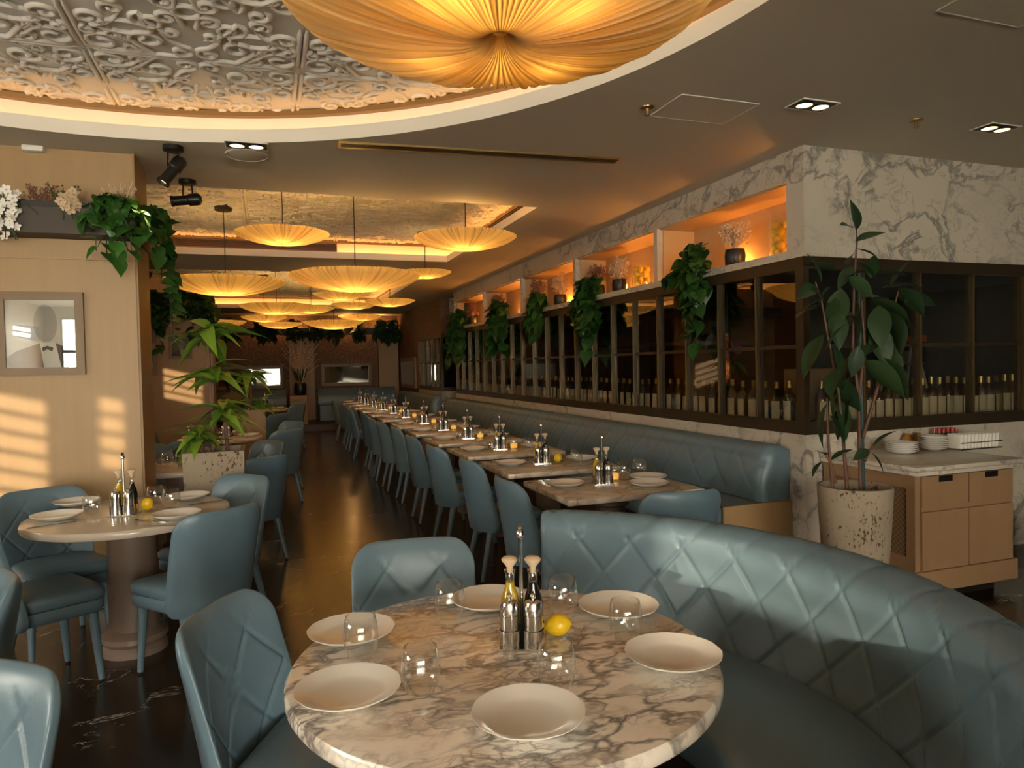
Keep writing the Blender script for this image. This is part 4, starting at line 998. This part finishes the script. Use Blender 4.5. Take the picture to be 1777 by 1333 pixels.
# plants trailing from the niches: pixel of the root, sideways/out/drop in metres
def niche_plant(px, py, lab, stems, size=(.10, .17), up=.16):
    p = at(px, py, 0, XW + .05); hanging((XW + .05, p.y, 2.29), lab, 'hang', stems, (-1, 0, 0), rnd, up, size, .05)
st = lambda w, d, n: [(rnd.uniform(-w, w), rnd.uniform(.05, .2), rnd.uniform(.25, 1) * d) for _ in range(n)]
niche_plant(1222, 455, 'big trailing pothos hanging from the niche next to the marble corner', st(.16, .42, 8) + [(.0, .15, .62), (.05, .12, .66), (-.30, .1, .10), (-.38, .1, .08), (.02, .12, -.0), (.08, .1, 0)], (.10, .16), .24)
niche_plant(1035, 505, 'trailing pothos hanging from the second niche', st(.22, .50, 12) + [(0, .12, .66), (-.3, .12, .2)], (.13, .19), .22)
niche_plant(946, 525, 'trailing pothos hanging from the third niche', st(.16, .42, 9), (.13, .19), .2)
niche_plant(878, 540, 'trailing pothos hanging from the fourth niche', st(.30, .62, 13), (.15, .22), .24)
niche_plant(806, 560, 'trailing pothos hanging from the fifth niche', st(.45, .75, 15), (.17, .26), .24)
# plants in the column troughs
y0 = COLY[0][0] - .12
st2 = lambda w, d, n: [(rnd.uniform(-w, w), rnd.uniform(.08, .18), rnd.uniform(.3, 1) * d) for _ in range(n)]
def trough_plant(px, lab, stems, size=(.07, .12), up=.10, z=2.55, y=None):
    p = at(px, 345, 1, y or y0); return hanging((p.x, y or y0, z), lab, 'pothos', stems, (0, -1, 0), rnd, up, size, .055)
trough_plant(190, 'glossy pothos trailing from the right end of the column trough', [(.0, .14, .32), (.06, .14, .36), (.1, .12, .22), (-.06, .13, .28), (.16, .12, .20), (.05, .13, -.0), (.12, .1, 0), (-.1, .1, 0), (.22, .1, .15), (.25, .1, .18), (-.04, .16, .12), (.14, .16, .3), (.2, .15, .06), (-.12, .12, .1)], (.08, .145))
p0 = Vector((XC + .03, 5.5, 2.56)); hanging(p0, 'variegated vine trailing over the side of the column trough', 'pothos', [(.1, .08, .42), (.25, .1, .5), (.35, .1, .68), (-.1, .08, .25), (-.25, .08, .15), (.4, .1, .85), (.0, .1, 0.), (.2, .1, 0)], (1, 0, 0), rnd, .14, (.08, .14), .05)
trough_plant(35, 'dark pothos leaves at the left end of the column trough', [(.0, .08, 0), (.08, .06, 0), (-.1, .08, 0), (.12, .05, 0)], (.08, .12), .16)
def flower_spray(px, lab, n, drop, m='petal', y=None, sx=.10):
    p = at(px, 345, 1, y or y0); t = thing('flower_spray', lab, 'flowers', (p.x, (y or y0) - .10, 2.56)); b = MB()
    pet = MB()
    for k in range(5):
        a = k * 2 * math.pi / 5 + .3; u = Vector((math.cos(a), math.sin(a), 0)); v_ = Vector((-u.y, u.x, 0)); s_ = .013
        pet.add([(0, 0, 0), u * s_ * .7 + v_ * s_ * .75 + Vector((0, 0, .004)), u * s_ * 1.7 + v_ * s_ * .6 + Vector((0, 0, .006)), u * s_ * 2.0 + Vector((0, 0, .002)), u * s_ * 1.7 - v_ * s_ * .6 + Vector((0, 0, .006)), u * s_ * .7 - v_ * s_ * .75 + Vector((0, 0, .004))], [(0, 1, 2, 3, 4, 5)])
    pet.ball((0, 0, .004), .006, n=6, m=4)
    me = pet.mesh('blossom', m, True, 80)
    for i in range(n):
        q = i / n; pos = Vector((rnd.uniform(-sx, sx), rnd.uniform(-.05, .03), .04 - drop * q + rnd.uniform(-.03, .05)))
        o = link('blossom', me, t); o.location = pos; o.rotation_euler = (R(90) + rnd.uniform(-.5, .5), rnd.uniform(-.5, .5), rnd.uniform(-.5, .5)); o.scale = (rnd.uniform(.8, 1.3),) * 3
    for k in range(4): b.tube([(0, .08, -.02), (rnd.uniform(-sx, sx) * .6, 0, .05), (rnd.uniform(-sx, sx), -.02, -drop)], .003, 4)
    b.build('stems', 'far_leaf', t)
flower_spray(14, 'white orchid spray hanging at the left photo edge from the column trough', 60, .24, sx=.085); flower_spray(128, 'small pale hydrangea spray in the column trough', 40, .10, 'dried', sx=.05)
def twigs(px, lab, n, h, m):
    p = at(px, 345, 1, y0); t = thing('twig_bunch', lab, 'plant', (p.x, y0, 2.535)); b = MB()
    for i in range(n):
        x, y, z = rnd.uniform(-.10, .10), rnd.uniform(-.06, .03), h * rnd.uniform(.5, 1); b.tube([(x * .2, 0, 0), (x * .6, y * .6, z * .6), (x, y, z)], .0022, 3)
        for k in range(6): q = rnd.uniform(.4, 1); b.ball((x * q + rnd.uniform(-.015, .015), y * q, z * q + rnd.uniform(-.01, .01)), .006, .006, .008, 4, 3)
    b.build('sprigs', m, t)['kind'] = 'stuff'
twigs(72, 'reddish twig bunch in the column trough', 26, .16, 'dried_red'); twigs(112, 'greenish twig bunch in the column trough', 18, .18, 'hanging_leaf'); twigs(205, 'pale feathery sprig behind the pothos in the column trough', 14, .24, 'dried'); twigs(215, 'yellow green sprig behind the pothos', 12, .16, 'dracaena_leaf')
y0b = COLY[1][0] - .12
for px, lab, stems in ((262, 'dense dark shrub trailing on the farther oak column', st2(.3, .5, 12) + [(.1, .1, .75)]), (305, 'dark shrub on top of the farther oak column', st2(.35, .2, 10)), (335, 'short vine on the face of the farther oak column', [(.0, .1, .55), (.1, .1, .5), (.2, .1, .55), (.3, .08, .5)]), (360, 'small vine at the edge of the farther oak column', st2(.1, .25, 5))):
    p = at(px, 510, 1, y0b); hanging((p.x, y0b, 2.55), lab, 'hang', stems, (0, -1, 0), rnd, .2, (.13, .2), .07)
for i, px in enumerate((395, 450, 470, 510, 545, 585, 620, 660, 680)):
    p = at(px, 575, 1, YF - .4); hanging((p.x, YF - .4, 2.58), '%s dark plant from the left along the far trough' % ORD[i], 'far', st2(.2, .35, 9), (0, -1, 0), rnd, .28, (.16, .26), .10)

# ------------------------------------------------------------------ tall plants in pots
def rubber_plant():
    c = at(1483, 842, 1, 3.12); zt = c.z; c = Vector((c.x, 3.12, 0))
    pt = thing('plant_pot', 'large round flaked white clay pot beside the marble corner', 'pot', c)
    r = .20
    MB().lathe([(r * .74, 0), (r * .78, .02), (r * .90, zt * .5), (r * .97, zt * .8), (r, zt - .03), (r * 1.0, zt), (r * .9, zt), (r * .88, zt - .06)], 48, cap1=False).build('body', 'flaked_clay', pt, ang=40)
    MB().lathe([(r * .885, zt - .075), (r * .5, zt - .062)], 32).build('soil', 'soil', pt)
    t = thing('rubber_plant', 'tall rubber plant tied to a green stake in the flaked pot', 'plant', (c.x, c.y, zt - .06)); o = Vector((c.x, c.y, zt - .06))
    W = lambda x, y, dy=0.0: at(x, y, 1, c.y + dy) - o
    stems = [[(1493, 850), (1490, 700), (1480, 600), (1482, 500), (1487, 420), (1486, 385)], [(1470, 850), (1463, 760), (1455, 680), (1440, 600), (1425, 520), (1415, 490)], [(1445, 850), (1437, 760), (1435, 690)],
             [(1497, 760), (1530, 650), (1545, 560), (1560, 500)], [(1490, 700), (1500, 600), (1495, 520)], [(1450, 838), (1440, 800), (1432, 790)], [(1500, 800), (1515, 770)]]
    b = MB()
    for s in stems: b.tube([W(*q) for q in s], [.011 - .007 * i / (len(s) - 1) for i in range(len(s))], 6)
    b.build('stems', 'bark', t)
    MB().cyl(W(1498, 850, .02), W(1490, 470, .02), .012, .010, 10).build('stake', 'stake', t)
    LP = [(1486, 400, 90, 60), (1478, 395, 170, 45), (1484, 420, 30, 55), (1484, 432, 350, 45), (1482, 440, 200, 55), (1484, 455, 330, 50), (1480, 462, 230, 50),
          (1450, 470, 160, 70), (1470, 480, 20, 75), (1500, 478, 10, 80), (1440, 500, 210, 60), (1425, 490, 100, 60), (1460, 500, 250, 85), (1430, 520, 190, 60), (1415, 495, 200, 60), (1418, 535, 185, 70),
          (1450, 540, 255, 75), (1485, 520, 270, 80), (1510, 520, 340, 80), (1530, 500, 10, 80), (1545, 500, 80, 60), (1560, 500, 330, 80), (1570, 520, 0, 70), (1525, 530, 250, 85), (1545, 540, 290, 85), (1560, 530, 310, 90), (1535, 560, 260, 85),
          (1515, 560, 270, 90), (1505, 590, 290, 80), (1430, 580, 235, 90), (1445, 600, 290, 70), (1490, 600, 260, 60), (1470, 620, 230, 70), (1500, 625, 320, 95), (1530, 620, 300, 90), (1550, 600, 270, 90), (1480, 650, 250, 80), (1440, 660, 330, 90), (1460, 660, 250, 80),
          (1450, 690, 280, 80), (1470, 700, 250, 70), (1435, 700, 250, 80), (1440, 720, 300, 60), (1432, 790, 150, 40), (1440, 800, 40, 45), (1428, 800, 210, 40), (1515, 775, 60, 50), (1512, 785, 300, 45), (1508, 780, 200, 40), (1450, 560, 130, 70), (1520, 590, 200, 60), (1490, 545, 200, 70)]
    for k in range(8): LP.append((rnd.uniform(1425, 1560), rnd.uniform(470, 700), rnd.uniform(0, 360), rnd.uniform(50, 78)))
    for x, y, a, L in LP:
        a = R(a); dy = rnd.uniform(-.09, .07); d = Vector((math.cos(a), rnd.uniform(-.55, .2), math.sin(a))); leaf('ficus', t, W(x, y, dy * .5), d, L * .95 * 3.9 / F_, rnd.uniform(-.8, .8))
rubber_plant()
# foliage of a further plant cut by the right photo edge
def edge_plant():
    p = at(1850, 620, 1, 3.2); t = thing('edge_plant', 'dark leaves reaching in from the right photo edge', 'plant', (p.x, 3.2, 0)); b = MB().tube([(0, 0, .3), (.02, 0, 1.2), (0, .02, 2.0)], [.014, .012, .006], 6); b.build('stem', 'bark', t)
    MB().lathe([(.17, 0), (.2, .25), (.21, .32), (.19, .32), (.18, .28)], 24).build('pot', 'flaked_clay', t)
    for z, dx in ((1.45, -1), (1.5, -.8), (1.62, -1), (1.72, -.9), (1.8, -1), (1.95, -.5), (2.0, .3), (1.55, .8), (1.75, 1), (1.4, -.7)): leaf('ficus', t, (0, 0, z), (dx, rnd.uniform(-.5, .3), rnd.uniform(-.5, .2)), .33, rnd.uniform(-.5, .5))
edge_plant()
def square_planter(px0, px1, py, y, lab, mat, d=.40, taper=.86):
    p, q = at(px0, py, 1, y), at(px1, py, 1, y); zt = (p.z + q.z) / 2; cx = (p.x + q.x) / 2; hw = (q.x - p.x) / 2
    t = thing('square_planter', lab, 'planter', (cx, y + d / 2, 0)); hd = d / 2
    def sq(k, z, e=0.0): return [(-hw * k + e, -hd * k + e, z), (hw * k - e, -hd * k + e, z), (hw * k - e, hd * k - e, z), (-hw * k + e, hd * k - e, z)]
    MB().loft([sq(taper, 0), sq(1, zt), sq(1, zt, .03), sq(1, zt - .07, .03)], True, False).build('body', mat, t, False)
    MB().loft([sq(1, zt - .09, .032), sq(1, zt - .075, .032)]).build('soil', 'soil', t, False)
    return t, zt, cx
t1, zt, cx = square_planter(315, 424, 785, 5.0, 'square flaked white planter in front of the second left round table', 'flaked_clay')
def dracaena(base, lab, heads, size, seed):
    r2 = random.Random(seed); t = thing('dracaena', lab, 'plant', base); b = MB()
    for (x0, y0_, pts, n, L) in heads:
        path = [Vector((x0, y0_, -.03))] + [Vector(q) for q in pts]; b.tube(path, [.014] * (len(path) - 1) + [.010], 7)
        top = path[-1]
        for i in range(n):
            a = i * 2.4 + r2.uniform(-.3, .3); el = r2.uniform(-.25, .9); d = Vector((math.cos(a), math.sin(a), el)); leaf('strap', t, top - Vector((0, 0, .12 * i / n - .02)), d, L * r2.uniform(.75, 1.15), r2.uniform(-.4, .4))
    b.build('canes', 'bark', t)
dracaena((cx, 5.2, zt - .075), 'bright green dracaena with two leaf crowns in the flaked square planter',
         [(-.02, 0, [(-.01, 0, .35), (.0, -.02, .62)], 16, .28), (-.02, .02, [(-.02, 0, .5), (-.03, 0, .90)], 14, .30), (.08, .03, [(.07, .02, .2), (.06, .0, .36)], 26, .24), (-.07, -.03, [(-.08, -.03, .12), (-.10, -.04, .2)], 22, .22)], 1, 8)
t2, zt2, cx2 = square_planter(405, 461, 712, 9.5, 'brown square planter behind the third left round table', 'oak_side')
dracaena((cx2, 9.7, zt2 - .075), 'dark leafy plant in the brown square planter', [(0, 0, [(.02, 0, .3), (.0, 0, .55)], 14, .34), (.05, 0, [(.1, 0, .1), (.14, 0, .18)], 12, .25)], 1, 3)

# ------------------------------------------------------------------ sideboard
def sideboard():
    zt, zb = .85, .08; xl = at(1592, 812, 2, zt).x; xr = at(1765, 793, 2, zt).x; yf = at(1592, 812, 2, zt).y
    W = xr - xl; D = YW - .015 - yf
    t = thing('sideboard', 'oak sideboard with thick marble top beside the flaked pot', 'sideboard', (xl, yf, 0))
    MB().box(-.0, W, -.0, D, zt - .032, zt).build('worktop', 'wall_marble', t, bev=.012); MB().box(.012, W - .012, .012, D, zt - .058, zt - .032).build('worktop_lip', 'wall_marble', t, bev=.006)
    o = .05; MB().box(o, W - o, o + .004, D, zb + .13, zt - .058).build('body', 'cabinet_wood', t, False)
    MB().box(o - .02, W - o + .02, o - .02, D, zb, zb + .13).build('plinth', 'cabinet_wood', t, bev=.006); MB().box(o + .06, W - o - .06, o + .08, D, 0, zb).build('toe_kick', 'black_metal', t, False)
    x0, x1 = o + .03, W - o - .02; xm = (x0 + x1) / 2; zd = zt - .26
    for a, b_ in ((x0, xm - .003), (xm + .003, x1)):
        d = MB().box(a, b_, o - .014, o + .004, zd + .012, zt - .066).build('drawer', 'cabinet_wood', t, False); c = (a + b_) / 2 + .0
        MB().box(c - .055, c + .055, o - .016, o - .002, zt - .105, zt - .068).build('handle_cutout', 'black_metal', d, False)
        MB().box(a, b_, o - .014, o + .004, zb + .135, zd - .022).build('door', 'cabinet_wood', t, False)
    MB().box(x0, x1, o - .006, o + .004, zd - .020, zd + .010).build('mid_rail', 'cabinet_wood', t, False)
    MB().box(o - .012, o, o, o + .06, zb + .13, zt - .06).build('side_stile', 'cabinet_wood', t, False); MB().box(o - .012, o, D - .06, D, zb + .13, zt - .06).build('side_stile', 'cabinet_wood', t, False)
    MB().box(o - .012, o, o + .06, D - .06, zt - .14, zt - .06).build('side_rail', 'cabinet_wood', t, False); MB().box(o - .012, o, o + .06, D - .06, zb + .13, zb + .21).build('side_rail', 'cabinet_wood', t, False)
    MB().box(o - .004, o - .001, o + .06, D - .06, zb + .21, zt - .14).build('cane_panel', 'cane', t, False)
    def on(px, py): return at(px, py, 2, zt)
    for (px, py), n, nm, sc in (((1565, 787), 5, 'left plate stack on the sideboard', .85), ((1620, 781), 7, 'right plate stack on the sideboard', .76)):
        p = on(px, py)
        for k in range(n): plate(p.x, p.y, '%s plate from the bottom in the %s' % (ORD[k], nm) + (', the topmost' if k == n - 1 else ''), sc, None, zt + .001 + k * .0130)
    def make_cruet():
        q = thing('cruet', '', 'bottle'); MB().lathe([(.03, 0), (.034, .005), (.034, .05), (.024, .075), (.012, .09)], 18).build('body', 'honey', q); MB().lathe([(.012, .09), (.012, .10), (.018, .115), (.017, .118)], 16, cap0=False, cap1=False).build('neck', 'drink_glass', q); return q
    for (px, py), lab in (((1541, 772), 'left honey coloured cruet at the back of the sideboard'), ((1562, 771), 'right honey coloured cruet at the back of the sideboard')):
        p = on(px, py); inst('cruet', make_cruet, lab, (p.x, min(p.y, YW - .05), zt + .001), 0, 1.1)
    def make_hot():
        q = thing('sauce_bottle', '', 'bottle'); MB().lathe([(.016, 0), (.017, .003), (.017, .065), (.009, .085), (.009, .095)], 12).build('body', 'amber_bottle', q); MB().lathe([(.0175, .012), (.0175, .055)], 12, cap0=False, cap1=False).build('label', 'green_label', q); MB().lathe([(.0105, .094), (.0105, .122), (.007, .124)], 10).build('cap', 'red_cap', q); return q
    p = on(1607, 768)
    for i in range(10): inst('hot', make_hot, 'small sauce bottle with red cap and green label behind the plate stacks', (p.x - .09 + (i % 5) * .042, min(p.y, YW - .09) + (i // 5) * .04, zt + .001), 0, 1.0, 'sauce bottles on the sideboard')
    p = on(1690, 778); by = min(p.y, YW - .16)
    b = thing('napkin_tray', 'steel wire tray of folded white napkins on the sideboard', 'tray', (p.x, by, zt + .001)); MB().box(-.2, .2, -.06, .06, 0, .008).build('base', 'steel', b, False)
    for s in (-1, 1): MB().tube([(-.2, s * .06, .05), (.2, s * .06, .05)], .003, 5).build('wire', 'steel', b)
    for i in range(11):
        m = MB(); m.loft([[(-.012, -.05, 0), (.012, -.05, 0), (.012, .05, 0), (-.012, .05, 0)], [(-.014, -.052, .05), (.014, -.052, .05), (.014, .052, .05), (-.014, .052, .05)], [(-.010, -.055, .10), (.016, -.055, .098), (.016, .055, .098), (-.010, .055, .10)]])
        o_ = m.build('napkin', 'paper_white', None, False, bev=.004); o_.location = (p.x - .18 + i * .034, by, zt + .010); tag(o_, '%s folded white napkin from the left in the sideboard tray' % ORD[i], 'napkin', 'folded napkins')
sideboard()

# ------------------------------------------------------------------ pictures
def picture(x0, x1, z0, z1, y, lab, kind):
    t = thing('framed_picture', lab, 'picture', ((x0 + x1) / 2, y, (z0 + z1) / 2)); w, h = (x1 - x0) / 2, (z1 - z0) / 2; f = .05 if kind == 0 else .045
    MB().box(-w, w, -.03, -.001, h - f, h).box(-w, w, -.03, -.001, -h, -h + f).box(-w, -w + f, -.03, -.001, -h + f, h - f).box(w - f, w, -.03, -.001, -h + f, h - f).build('frame', 'frame_wood', t, False)
    wi, hi = w - f, h - f; MB().box(-wi, wi, -.010, -.001, -hi, hi).build('print', 'print_paper' if kind == 0 else 'print_grey', t, False)
    def flat(poly, m, yy):
        b = MB(); b.loft([[(a, -.010, c) for a, c in poly], [(a, yy, c) for a, c in poly]]); return b.build('printed_shape', m, t, False)
    if kind in (0, 2):
        s = hi
        flat([(-wi, -hi), (wi, -hi), (wi, -.55 * s), (.42 * wi, -.28 * s), (-.05 * wi, -.28 * s), (-.7 * wi, -.5 * s), (-wi, -.7 * s)], 'print_suit', -.0105)
        flat([(-.05 * wi, -.26 * s), (.40 * wi, -.26 * s), (.55 * wi, -hi), (.05 * wi, -hi)], 'print_shirt', -.0110)
        flat([(.13 * wi + .34 * wi * math.cos(a), .30 * s + .56 * s * math.sin(a)) for a in [i * math.pi / 12 for i in range(24)]], 'print_skin', -.0115)
        if kind == 0: flat([(.0 * wi, -.42 * s), (.16 * wi, -.36 * s), (.34 * wi, -.42 * s), (.30 * wi, -.52 * s), (.16 * wi, -.46 * s), (.03 * wi, -.52 * s)], 'print_suit', -.0120)
    else:
        for i in range(5): flat([(-wi * .9 + i * wi * .38, -hi * .4), (-wi * .65 + i * wi * .38, -hi * .4), (-wi * .65 + i * wi * .38, hi * (.2 + .13 * (i % 3))), (-wi * .9 + i * wi * .38, hi * (.2 + .13 * (i % 3)))], 'print_shirt', -.0105)
    MB().box(-wi, wi, -.018, -.0165, -hi, hi).build('pane', 'picture_glass', t, False)
yp = COLY[0][0]; p, q = at(-2, 506, 1, yp), at(150, 650, 1, yp); picture(p.x - .02, q.x, q.z, p.z, yp, 'framed portrait print behind glass on the nearer oak column', 0)
yp = COLY[1][0]
for a, b_, lab, kd in (((240, 553), (271, 596), 'upper framed city print on the farther oak column', 1), ((240, 612), (273, 652), 'lower framed city print on the farther oak column', 1), ((292, 583), (334, 623), 'framed portrait print on the farther oak column behind the dracaena', 2)):
    p, q = at(*a, 1, yp), at(*b_, 1, yp); picture(p.x, q.x, q.z, p.z, yp - .001, lab, kd)
p = at(190, 1055, 2, 0); tag(MB().box(p.x - .09, p.x + .09, p.y, p.y + .16, 0, .19).build('white_bag', 'paper_white', bev=.015), 'small white bag on the floor behind the left table pedestal', 'bag')
# shrubs on the pavement behind the street window (seen only as reflections)
for i, (x, y) in enumerate(((-2.6, -8.6), (-.6, -9.2), (1.6, -8.8))):
    b = MB()
    for k in range(420):
        a, e, r = rnd.uniform(0, 6.28), rnd.uniform(-1, 1), rnd.uniform(.4, .75); c = Vector((r * math.cos(a) * math.cos(e), r * math.sin(a) * math.cos(e), 1.1 + r * 1.2 * math.sin(e))); u = Vector((rnd.uniform(-1, 1), rnd.uniform(-1, 1), rnd.uniform(-1, 1))).normalized() * .07; v_ = u.orthogonal().normalized() * .035
        b.add([c - u, c + v_, c + u, c - v_], [(0, 1, 2, 3)])
    t = thing('shrub', '%s leafy shrub on the pavement outside the street window' % ORD[i], 'shrub', (x, y, 0), 0, 'street shrubs'); o = b.build('foliage', 'shrub', t, False); o['kind'] = 'stuff'; MB().cyl((0, 0, 0), (0, 0, 1.0), .05, .03, 8).build('trunk', 'bark', t)
struct(MB().box(-14, 16, -22, YB - .2, -.12, -.02).build('pavement', 'white_paint', smooth=False), 'pale pavement outside the street window')

# small uplights among the far plants
for i, px in enumerate((470, 515, 605, 663)):
    p = at(px, 575, 1, YF - .5); t = thing('uplight', '%s small warm uplight from the left in the far plant trough' % ORD[i], 'light', (p.x, YF - .34, 2.60))
    MB().lathe([(.04, 0), (.05, .03), (.05, .09), (.045, .09)], 14).build('body', 'brass', t); MB().lathe([(.044, .085), (.02, .095)], 12).build('lens', 'bulb_warm', t); point((p.x, YF - .34, 2.76), 6, (1, .5, .15), .05)

# ------------------------------------------------------------------ guest seated far away
def guest():
    p = atd(398, 668, 12.6); bx, by = p.x, p.y
    chair(bx, by, -.55, .83, 'chair of the guest seated beside the farther oak column')
    root = thing('person', 'seated guest in dark clothes with dark hair beyond the farther oak column', 'person', (bx, by, 0), math.atan2(.83, -.55) - math.pi / 2)
    V = [(0, -.05, .53), (0, -.08, .72), (0, -.09, .92), (0, -.08, 1.04), (0, -.06, 1.11), (0, -.04, 1.19), (0, -.035, 1.27),
         (.17, -.08, 1.0), (.22, .0, .78), (.16, .20, .74), (-.17, -.08, 1.0), (-.22, .0, .78), (-.16, .20, .74),
         (.10, .0, .55), (.12, .36, .56), (.12, .40, .10), (.12, .50, .04), (-.10, .0, .55), (-.12, .36, .56), (-.12, .40, .10), (-.12, .50, .04)]
    E_ = [(0, 1), (1, 2), (2, 3), (3, 4), (4, 5), (5, 6), (3, 7), (7, 8), (8, 9), (3, 10), (10, 11), (11, 12), (0, 13), (13, 14), (14, 15), (15, 16), (0, 17), (17, 18), (18, 19), (19, 20)]
    RD = [.15, .14, .15, .12, .055, .085, .085, .065, .05, .035, .065, .05, .035, .09, .07, .05, .04, .09, .07, .05, .04]
    me = bpy.data.meshes.new('body'); me.from_pydata(V, E_, []); me.materials.append(M['print_suit']); b = link('body', me, root)
    sk = b.modifiers.new('skin', 'SKIN'); b.modifiers.new('sub', 'SUBSURF').levels = 1; b.modifiers['sub'].render_levels = 2
    for i, r in enumerate(RD): me.skin_vertices[0].data[i].radius = (r, r)
    me.skin_vertices[0].data[0].use_root = True
    h = MB().ball((0, .0, 1.235), .072, .09, .115, 16, 12); hd = h.build('head', 'skin', root, ang=80)
    MB().ball((0, .092, 1.225), .012, .018, .02, 8, 6).build('nose', 'skin', hd)
    for sx in (1, -1):
        MB().ball((sx * .073, -.005, 1.23), .010, .02, .03, 8, 6).build('ear', 'skin', hd); MB().ball((sx * .028, .082, 1.25), .010, .006, .006, 8, 6).build('eye', 'print_suit', hd)
    MB().box(-.022, .022, .080, .086, 1.176, 1.184).build('mouth', 'red_cap', hd)
    MB().ball((0, -.018, 1.262), .085, .098, .105, 16, 12).build('hair', 'black_pot', root, ang=80)
    for sx in (1, -1):
        w0 = Vector((sx * .16, .20, .75)); hb_ = MB(); hb_.tube([w0, w0 + Vector((-sx * .01, .05, .0)), w0 + Vector((-sx * .015, .09, .0))], [.022, .035, .03], 8)
        for k in range(4): q = w0 + Vector((-sx * .015 + (k - 1.5) * .017, .09, .0)); hb_.tube([q, q + Vector((0, .035, .004)), q + Vector((0, .055 + .008 * (k in (1, 2)), -.012))], [.009, .008, .006], 6)
        q = w0 + Vector((-sx * .035, .04, 0)); hb_.tube([q, q + Vector((-sx * .025, .025, 0)), q + Vector((-sx * .03, .05, -.004))], [.010, .009, .007], 6); hb_.build('hand', 'skin', root)
guest()
